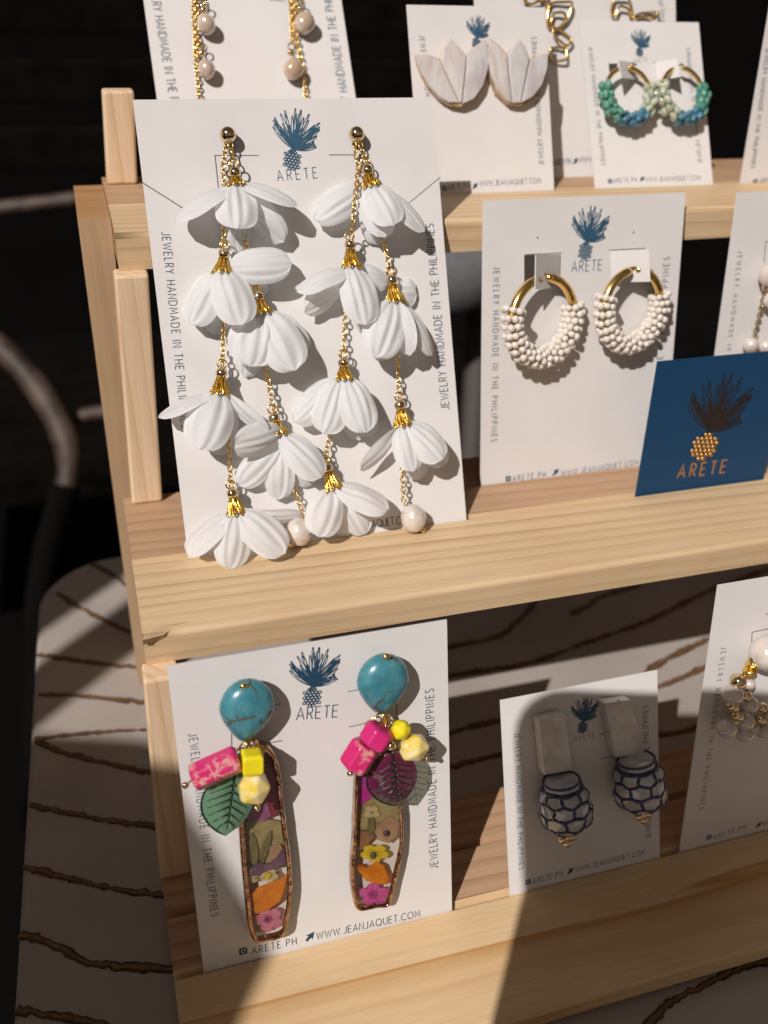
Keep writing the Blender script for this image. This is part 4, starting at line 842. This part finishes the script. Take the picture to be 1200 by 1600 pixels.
# gold pin heads showing beside the small tabs
# ------------------------------------------------------------------ tulip studs
def tulip(label, petals, whole, mats):
    F = CARD['shell']['F']; o0 = F.loc(*whole[-1], 1); o = thing('tulip_stud', label, 'earring', F.world(o0), F.M, 'pearly tulip studs on the top row card')
    b = MB(); cx_ = sum(p[0] for p in whole) / len(whole); b.prism([F.loc(cx_ + (x - cx_) * .97, y + 1.5 if y < 90 else y + .6, 3.2)[:2] for x, y in whole], .6, 3.2); b.build('shell_back', M_rim, o, o0)
    for p, m in zip(petals, mats):
        b = MB(); b.prism([F.loc(x, y, 4.4)[:2] for x, y in p], 3.0, 4.4, bev=.35, dome=.35); b.build('shell_petal', m, o, o0)
z2 = lambda pts: [(620 + x / 4, y / 4) for x, y in pts]
tulip('left pearly shell tulip stud, faintly pink', [z2([(122, 336), (160, 333), (205, 345), (270, 376), (300, 450), (340, 540), (385, 640), (330, 638), (270, 605), (210, 535), (165, 460), (135, 395)]), z2([(278, 372), (295, 310), (330, 240), (385, 290), (433, 345), (428, 440), (405, 640), (392, 638), (345, 530), (306, 446)]), z2([(440, 348), (490, 290), (558, 242), (578, 320), (572, 430), (540, 540), (480, 620), (412, 648), (436, 440)])],
    z2([(118, 332), (160, 330), (210, 342), (276, 368), (295, 305), (330, 234), (390, 288), (436, 340), (490, 285), (560, 236), (583, 320), (577, 440), (545, 548), (484, 630), (405, 662), (325, 648), (262, 608), (202, 540), (158, 462), (130, 396)]), (M_nacre, M_nacre, M_nacre2))
tulip('right pearly shell tulip stud, greyer', [z2([(582, 243), (640, 288), (690, 345), (696, 440), (718, 640), (690, 625), (630, 560), (592, 470), (575, 390), (573, 310)]), z2([(698, 346), (725, 292), (770, 252), (805, 300), (828, 362), (812, 450), (775, 640), (726, 642), (704, 440)]), z2([(836, 375), (880, 350), (948, 332), (944, 420), (910, 530), (850, 605), (782, 640), (820, 450)])],
    z2([(580, 236), (642, 282), (692, 338), (722, 288), (770, 245), (810, 295), (833, 365), (880, 342), (954, 326), (950, 425), (916, 538), (856, 616), (780, 655), (696, 645), (622, 578), (584, 480), (568, 400), (566, 310)]), (M_nacre, M_nacre2, M_nacre2))

# ------------------------------------------------------------------ ceramic drops
def ceramic_drop(label, block, ball, tip, tilt):
    F = CARD['bw']['F']; o0 = F.loc(*block[0], 2); o = thing('ceramic_drop_earring', label, 'earring', F.world(o0), F.M, 'ceramic drop earrings on the small card')
    b = MB(); b.prism([F.loc(x, y, 5)[:2] for x, y in block], .8, 5.2, bev=.35); bevel(b.build('white_stone_block', M_selen, o, o0), .4, 2, 30)
    c = F.loc(*ball, 8); sc = 1 / (FPX / (F.world(c) - CAM).dot(-RCAM.col[2])); rx, ry = ball_r = (41 * sc, 42 * sc)
    ax = Vector((math.sin(tilt), math.cos(tilt), 0)); prof = [(.2, -ry)]
    for k in range(1, 15):
        t = -1 + 2 * k / 15; prof.append((rx * (1 - abs(t) ** 3.2) ** .45 * (1 - .05 * t), t * ry))
    prof += [(rx * .66, ry * .80), (rx * .68, ry * .86), (rx * .70, ry * .98), (rx * .6, ry * 1.06), (rx * .3, ry * 1.06)]
    prof = sorted([p for p in prof if p[1] < ry * .78], key=lambda p: p[1]) + [(rx * .68, ry * .80), (rx * .70, ry * .86), (rx * .70, ry * 1.0), (rx * .6, ry * 1.06), (.2, ry * 1.06)]
    b = MB(); b.lathe(prof, c, ax, 26, fn=lambda t, h: 1 + .025 * math.cos(7 * t + h * 1.2)); cb = b.build('ceramic_bead', M_ceram, o, o0)
    b = MB(); NC = 8; dy = ry * .47; a_ = Vector((0, 0, 1)); u_ = a_; w_ = ax.cross(u_)
    def surf(th, h):
        h = max(-ry * .97, min(ry * .74, h)); r_ = rx * (1 - min(1, abs(h / ry)) ** 3.2) ** .45 * (1 - .05 * h / ry) * (1 + .025 * math.cos(7 * th + h * 1.2)); return c + ax * h + (u_ * math.cos(th) + w_ * math.sin(th)) * (r_ - .38)
    for j in range(-1, 5):
        for k in range(NC):
            t0 = (k + .5 * (j % 2)) * 2 * PI / NC + .3; h0 = -ry * .80 + j * dy; hw_ = PI / NC; jt = lambda q: .10 * mnoise.noise((q[0] * 3, q[1] * .8, tilt * 40))
            V = [(t0, h0 + .64 * dy), (t0 + hw_, h0 + .36 * dy), (t0 + hw_, h0 - .36 * dy)]
            if V[0][1] > ry * .78 and V[2][1] > ry * .74: continue
            V = [(t0 - hw_, h0 + .36 * dy)] + V
            b.tube([surf(p[0] + (q[0] - p[0]) * f + jt((p[0] + (q[0] - p[0]) * f, p[1] + (q[1] - p[1]) * f)), p[1] + (q[1] - p[1]) * f) for p, q in zip(V, V[1:]) for f in (0, .34, .67)] + [surf(V[-1][0] + jt(V[-1]), V[-1][1])], .72, 6)
    for h in (ry * .80, ry * 1.03): ring(b, c + ax * h, rx * .70, .45, ax, n=26)
    b.build('cobalt_line', M_cobalt, cb, o0)
    b = MB(); q = F.loc(*tip, 8)
    for dx, dy in ((-1.7, .9), (1.7, 1.0), (0, -.9), (.1, 1.2)): b.ball(q + Vector((dx, dy, 0)), 1.55, 12, 8)
    b.build('gold_bead_cluster', M_gball, o, o0)
    b = MB(); p = F.loc((block[0][0] + block[1][0]) / 2, (block[0][1] + block[1][1]) / 2 - 1, 4); b.ball(p, .8, 10, 6); b.build('pin_head', M_gold, o, o0)
z6 = lambda pts: [(770 + x / 4.138, 1030 + y / 4.138) for x, y in pts]
ceramic_drop('left blue and white ceramic drop under an upright stone block, all in shade', z6([(297, 397), (464, 357), (516, 720), (332, 752)]), z6([(466, 945)])[0], z6([(480, 1172)])[0], -.1)
ceramic_drop('right blue and white ceramic drop whose stone block catches the light on top', z6([(722, 287), (895, 262), (985, 610), (792, 640)]), z6([(948, 808)])[0], z6([(975, 1024)])[0], -.12)

# ------------------------------------------------------------------ peach pearl chains at the top left
def pearl_chain(label, top, chains, pearls):
    F = CARD['tl']['F']; o0 = F.loc(*top, 2); o = thing('pearl_chain_earring', label, 'earring', F.world(o0), F.M, 'peach pearl chain earrings on the card behind')
    for ch in chains:
        b = MB(); chain(b, [F.loc(x, y, 2) for x, y in ch], 1.5, .8, 1.05, .3); b.build('chain', M_gold, o, o0)
    for (x, y, r, gx, gy) in pearls:
        b = MB(); b.ball(F.loc(x, y, 4), (r, r * 1.08, r), 18, 12, fn=lambda d: 1 + .05 * math.sin(3 * d.x + 2 * d.y + x)); po = b.build('pearl', M_peach, o, o0)
        b = MB(); b.ball(F.loc(gx, gy, 4.4), 1.35, 12, 8); ring(b, F.loc(gx + 2, gy - 9, 4), 1.5, .3); b.build('gold_bead', M_gball, po, o0)
pearl_chain('left peach pearl chain, its two pearls close to the chain', (305, -20), [[(301, -25), (304, 50), (306, 100), (311, 156)], [(306, -20), (308, 30), (307, 90)], [(314, -15), (318, 8)], [(309, 60), (315, 78)]], [(322, 38, 3.7, 318, 16), (323, 108, 3.4, 315, 84)])
pearl_chain('right peach pearl chain, its pearls on either side', (460, -20), [[(452, -25), (455, 30), (456, 68)], [(458, -20), (461, 40), (465, 70), (474, 110), (478, 156)], [(466, -15), (468, 6)]], [(476, 36, 4.0, 468, 14), (458, 108, 3.9, 454, 82)])

# ------------------------------------------------------------------ angular gold link earrings on the card behind
def link_earring(label, top, loops):
    F = CARD['chain']['F']; o0 = F.loc(*top, 2); o = thing('gold_link_earring', label, 'earring', F.world(o0), F.M, 'angular gold link earrings')
    for i, lp in enumerate(loops):
        b = MB(); P = [F.loc(x, y, 2.0 + .9 * math.sin(i * 2.1 + k * 1.3)) for k, (x, y) in enumerate(lp)]; n = len(P); Q = []
        for k in range(n): 
            for t in (.15, .5, .85): Q.append(P[k] * (1 - t) + P[(k + 1) % n] * t)
        b.tube(Q, .55, 7, True); b.build('link', M_gold, o, o0)
link_earring('left angular gold link earring, beside the tulip studs', (838, 0), [z2([(800, -60), (880, -50), (905, 0), (840, 30), (795, 10)]), z2([(900, -40), (925, 10), (940, 60), (960, 40), (945, -30)]), z2([(945, 50), (975, 15), (1098, 10), (1092, 50), (1060, 130), (1010, 180), (940, 165)]), z2([(980, 80), (1040, 75), (1062, 110), (1045, 140), (1000, 190), (960, 150)]), z2([(970, 185), (1015, 180), (1075, 230), (1100, 262), (1060, 290), (1000, 240)]), z2([(960, 300), (1000, 296), (1060, 300), (1062, 372), (1010, 384), (960, 372)])])
z3 = lambda pts: [(880 + x / 3.75, y / 3.75) for x, y in pts]
link_earring('right angular gold link earring, above the stone chip hoops', (968, -4), [z3([(280, 60), (300, -30), (380, -20), (405, 60), (400, 110), (380, 50), (330, 30), (300, 108)]), z3([(400, 108), (450, 78), (500, 75), (555, 70), (560, 90), (530, 116), (500, 95), (460, 98)])])

# ------------------------------------------------------------------ pearl drops at the right edge
def r2_earring():
    F = CARD['r2']['F']; o0 = F.loc(1197, 428, 3); o = thing('pearl_drop_earring', 'pearl stud with two hanging pearl strands at the right edge of the middle row', 'earring', F.world(o0), F.M)
    b = MB(); b.ball(F.loc(1205, 430, 5), 4.6, 20, 14); b.build('pearl', M_pearl, o, o0)
    b = MB(); chain(b, [F.loc(1194, 455, 4), F.loc(1190, 478, 3), F.loc(1180, 520, 3)], 1.5, .75, 1.0, .3); b.build('chain', M_gball, o, o0)
    for x, y, r in ((1173, 539, 3.0), (1196, 541, 2.9), (1203, 468, 3.4)):
        b = MB(); b.ball(F.loc(x, y, 3.4), r, 16, 12); b.build('pearl', M_pearl, o, o0)
    b = MB(); b.ball(F.loc(1196, 449, 4), 1.4, 10, 8); b.ball(F.loc(1178, 526, 3.5), .9, 10, 8); b.build('gold_bead', M_gball, o, o0)
r2_earring()
def r3_earring():
    F = CARD['r3']['F']; z7 = lambda x, y: (1050 + x / 3.553, 890 + y / 3.553); o0 = F.loc(*z7(520, 460), 3)
    o = thing('pearl_cluster_earring', 'pearl and gold bead cluster earring at the right edge of the bottom row', 'earring', F.world(o0), F.M)
    k = 1 / 3.553 / 4.0
    b = MB(); b.ball(F.loc(*z7(535, 465), 6), 6.0, 22, 16, fn=lambda d: 1 + .02 * math.sin(6 * d.x)); b.build('pearl', M_pearl, o, o0)
    for x, y, r, w in ((455, 497, 28, 5), (447, 528, 34, 5), (432, 562, 34, 5), (366, 620, 40, 5), (412, 700, 27, 6), (335, 755, 32, 6), (362, 808, 32, 6), (502, 766, 26, 5), (490, 830, 28, 5), (462, 835, 20, 4), (430, 590, 22, 4), (350, 840, 22, 6)):
        b = MB(); fl = r == 34
        b.ball(F.loc(*z7(x, y), w), (r * k, r * k * (.55 if fl else 1), r * k), 14, 9); b.build('gold_bead', M_goldy if fl else M_gball, o, o0)
    for x, y, r, w in ((428, 636, 30, 5), (338, 692, 50, 6), (432, 748, 42, 6), (405, 842, 46, 5), (402, 908, 46, 6), (302, 882, 50, 6), (508, 892, 42, 5), (540, 800, 40, 5), (455, 880, 30, 4)):
        b = MB(); b.ball(F.loc(*z7(x, y), w), (r * k * 1.05, r * k * .92, r * k), 16, 11, fn=lambda d: 1 + .03 * math.sin(5 * d.x + y)); b.build('pearl', M_pearl, o, o0)
    b = MB(); P = [F.loc(*z7(x, y), 5) for x, y in ((470, 470), (440, 560), (366, 620), (338, 692), (335, 755), (362, 808), (402, 908), (490, 830), (502, 766), (412, 700), (428, 636), (432, 562))]; b.tube(P, .35, 6); b.build('wire', M_gold, o, o0)
r3_earring()

# ------------------------------------------------------------------ far, out of focus
def on_depth(px, py, depth):
    d = ray(px, py); return CAM + d * (depth / FPX)
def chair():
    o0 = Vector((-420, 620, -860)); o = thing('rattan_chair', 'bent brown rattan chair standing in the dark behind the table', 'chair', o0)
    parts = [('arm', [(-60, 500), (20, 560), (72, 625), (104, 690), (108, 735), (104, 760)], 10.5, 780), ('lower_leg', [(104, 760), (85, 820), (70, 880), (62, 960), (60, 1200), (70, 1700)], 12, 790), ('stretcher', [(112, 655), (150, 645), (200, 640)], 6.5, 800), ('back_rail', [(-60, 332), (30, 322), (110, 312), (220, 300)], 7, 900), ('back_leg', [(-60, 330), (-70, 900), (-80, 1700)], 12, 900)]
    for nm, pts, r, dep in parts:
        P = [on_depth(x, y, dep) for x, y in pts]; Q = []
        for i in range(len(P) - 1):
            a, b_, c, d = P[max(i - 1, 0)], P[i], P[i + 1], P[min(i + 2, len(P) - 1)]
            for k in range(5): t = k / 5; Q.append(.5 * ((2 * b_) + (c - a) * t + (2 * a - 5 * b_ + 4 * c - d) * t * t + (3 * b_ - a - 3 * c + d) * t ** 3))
        Q.append(P[-1]); b = MB(); b.tube(Q, [r * (1 + .18 * mnoise.noise((i * .45, r, dep))) for i in range(len(Q))], 12); b.build(nm, M_floor if 'leg' in nm else M_chair, o, o0)  # legs take the near-black floor material to stand in for their shade
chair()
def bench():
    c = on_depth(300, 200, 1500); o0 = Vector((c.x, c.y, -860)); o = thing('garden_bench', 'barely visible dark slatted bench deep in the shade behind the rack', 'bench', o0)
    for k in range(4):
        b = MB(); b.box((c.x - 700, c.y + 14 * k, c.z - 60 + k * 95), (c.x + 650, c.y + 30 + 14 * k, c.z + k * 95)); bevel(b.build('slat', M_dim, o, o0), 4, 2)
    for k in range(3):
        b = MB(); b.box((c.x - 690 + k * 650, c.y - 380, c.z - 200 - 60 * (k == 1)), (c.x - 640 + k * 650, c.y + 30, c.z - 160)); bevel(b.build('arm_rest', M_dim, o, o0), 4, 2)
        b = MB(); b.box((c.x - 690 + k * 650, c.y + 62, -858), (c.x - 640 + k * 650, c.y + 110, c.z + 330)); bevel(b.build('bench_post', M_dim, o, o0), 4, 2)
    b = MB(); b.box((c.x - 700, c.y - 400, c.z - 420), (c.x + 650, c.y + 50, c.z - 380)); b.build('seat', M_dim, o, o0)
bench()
def stool():
    c = on_depth(722, 405, 760); o0 = Vector((c.x, c.y, -860)); o = thing('grey_stool', 'blurred grey padded stool seen between the two cards in the middle row', 'stool', o0)
    b = MB(); b.lathe([(0, 0), (110, 0), (122, 8), (122, 40), (110, 50), (0, 50)], (c.x - 30, c.y + 95, c.z - 42), (0, 0, 1), 28); b.build('seat', M_cush, o, o0)
    for k in range(4):
        a = PI / 4 + k * PI / 2; b = MB(); b.tube([(c.x - 30 + 90 * math.cos(a), c.y + 95 + 90 * math.sin(a), c.z - 43), (c.x - 30 + 110 * math.cos(a), c.y + 95 + 110 * math.sin(a), -860)], 12, 10); b.build('leg', M_board, o, o0)
stool()

# ------------------------------------------------------------------ what shades the lower right and left, all behind the camera
E1v = Vector((.68, -.735, 0)).normalized(); 
def phone():
    # the telephone that takes the picture, on a stand; its shadow falls on the lower right cards
    C = lambda x, y, z: CAM + RCAM @ Vector((x, y, z)); o0 = C(0, -90, 6); o = thing('smartphone_on_stand', 'dark smartphone on a stand behind the view point', 'smartphone', (o0.x, o0.y, -860))
    oo = (o0.x, o0.y, -860)
    x0, x1, y0, y1, r = PHONE; poly = []
    for cx, cy, a in ((x1 - r, y1 - r, 0), (x0 + r, y1 - r, 90), (x0 + r, y0 + r, 180), (x1 - r, y0 + r, 270)):
        for k in range(7): t = math.radians(a + 90 * k / 6); poly.append((cx + r * math.cos(t), cy + r * math.sin(t)))
    b = MB(); n = len(poly); b.add([C(x, y, 1.5) for x, y in poly] + [C(x, y, 10) for x, y in poly], [tuple(range(n))[::-1], tuple(range(n, 2 * n))] + [(k, (k + 1) % n, n + (k + 1) % n, n + k) for k in range(n)], 0, False); b.build('body', M_phone, o, oo)
    p = C((x0 + x1) / 2, y0 - 2, 6); q = Vector((p.x + 30, p.y - 160, p.z - 120)); b = MB(); b.tube([p, q, Vector((q.x, q.y, -860))], 9, 12); b.build('stand_pole', M_board, o, oo)
    b = MB(); b.lathe([(0, 12), (130, 12), (140, 0), (0, 0)], (q.x, q.y, -860), (0, 0, 1), 24); b.build('stand_base', M_board, o, oo)
def blocker():
    # dark boards added and cut for their shadow outline, front left of the rack and out of the picture; they throw the bands of shade on the table
    T_ = 620; dh = Vector((.734, .679, 0)); e1 = Vector((.6794, -.7338, 0)); o0 = e1 * -90 - dh * T_; o = thing('shade_blocker', 'added shade-casting partition of boards and a post, front left beyond the rack', 'blocker', (o0.x, o0.y, -860))
    oo = (o0.x, o0.y, -860); zz = lambda s2: (s2 + .677 * T_) / .736
    for nm, pr in (('shade_wide_board', [(-330, 24), (-127, 24)]), ('shade_post', [(-111, 24), (-80, 24)]), ('shade_low_board', [(-79, -90), (-39, -76), (38, -60), (52, -78), (66, -100), (76, -130)])):
        b = MB(); n = len(pr); vs = []
        for dz in (0, 14):
            for s1, s2 in pr: q = e1 * s1 - dh * (T_ + dz); vs.append((q.x, q.y, -860))
            for s1, s2 in reversed(pr): q = e1 * s1 - dh * (T_ + dz); vs.append((q.x, q.y, zz(s2)))
        m = 2 * n; b.add(vs, [tuple(range(m)), tuple(range(2 * m - 1, m - 1, -1))] + [(k, m + k, m + (k + 1) % m, (k + 1) % m) for k in range(m)], 0, False); b.build(nm, M_board, o, oo)
blocker()
PHONE = (-78, 34, -140, 34, 16)
phone()
print('verts', sum(len(o.data.vertices) for o in bpy.data.objects if o.type == 'MESH'), 'objects', len(bpy.data.objects))
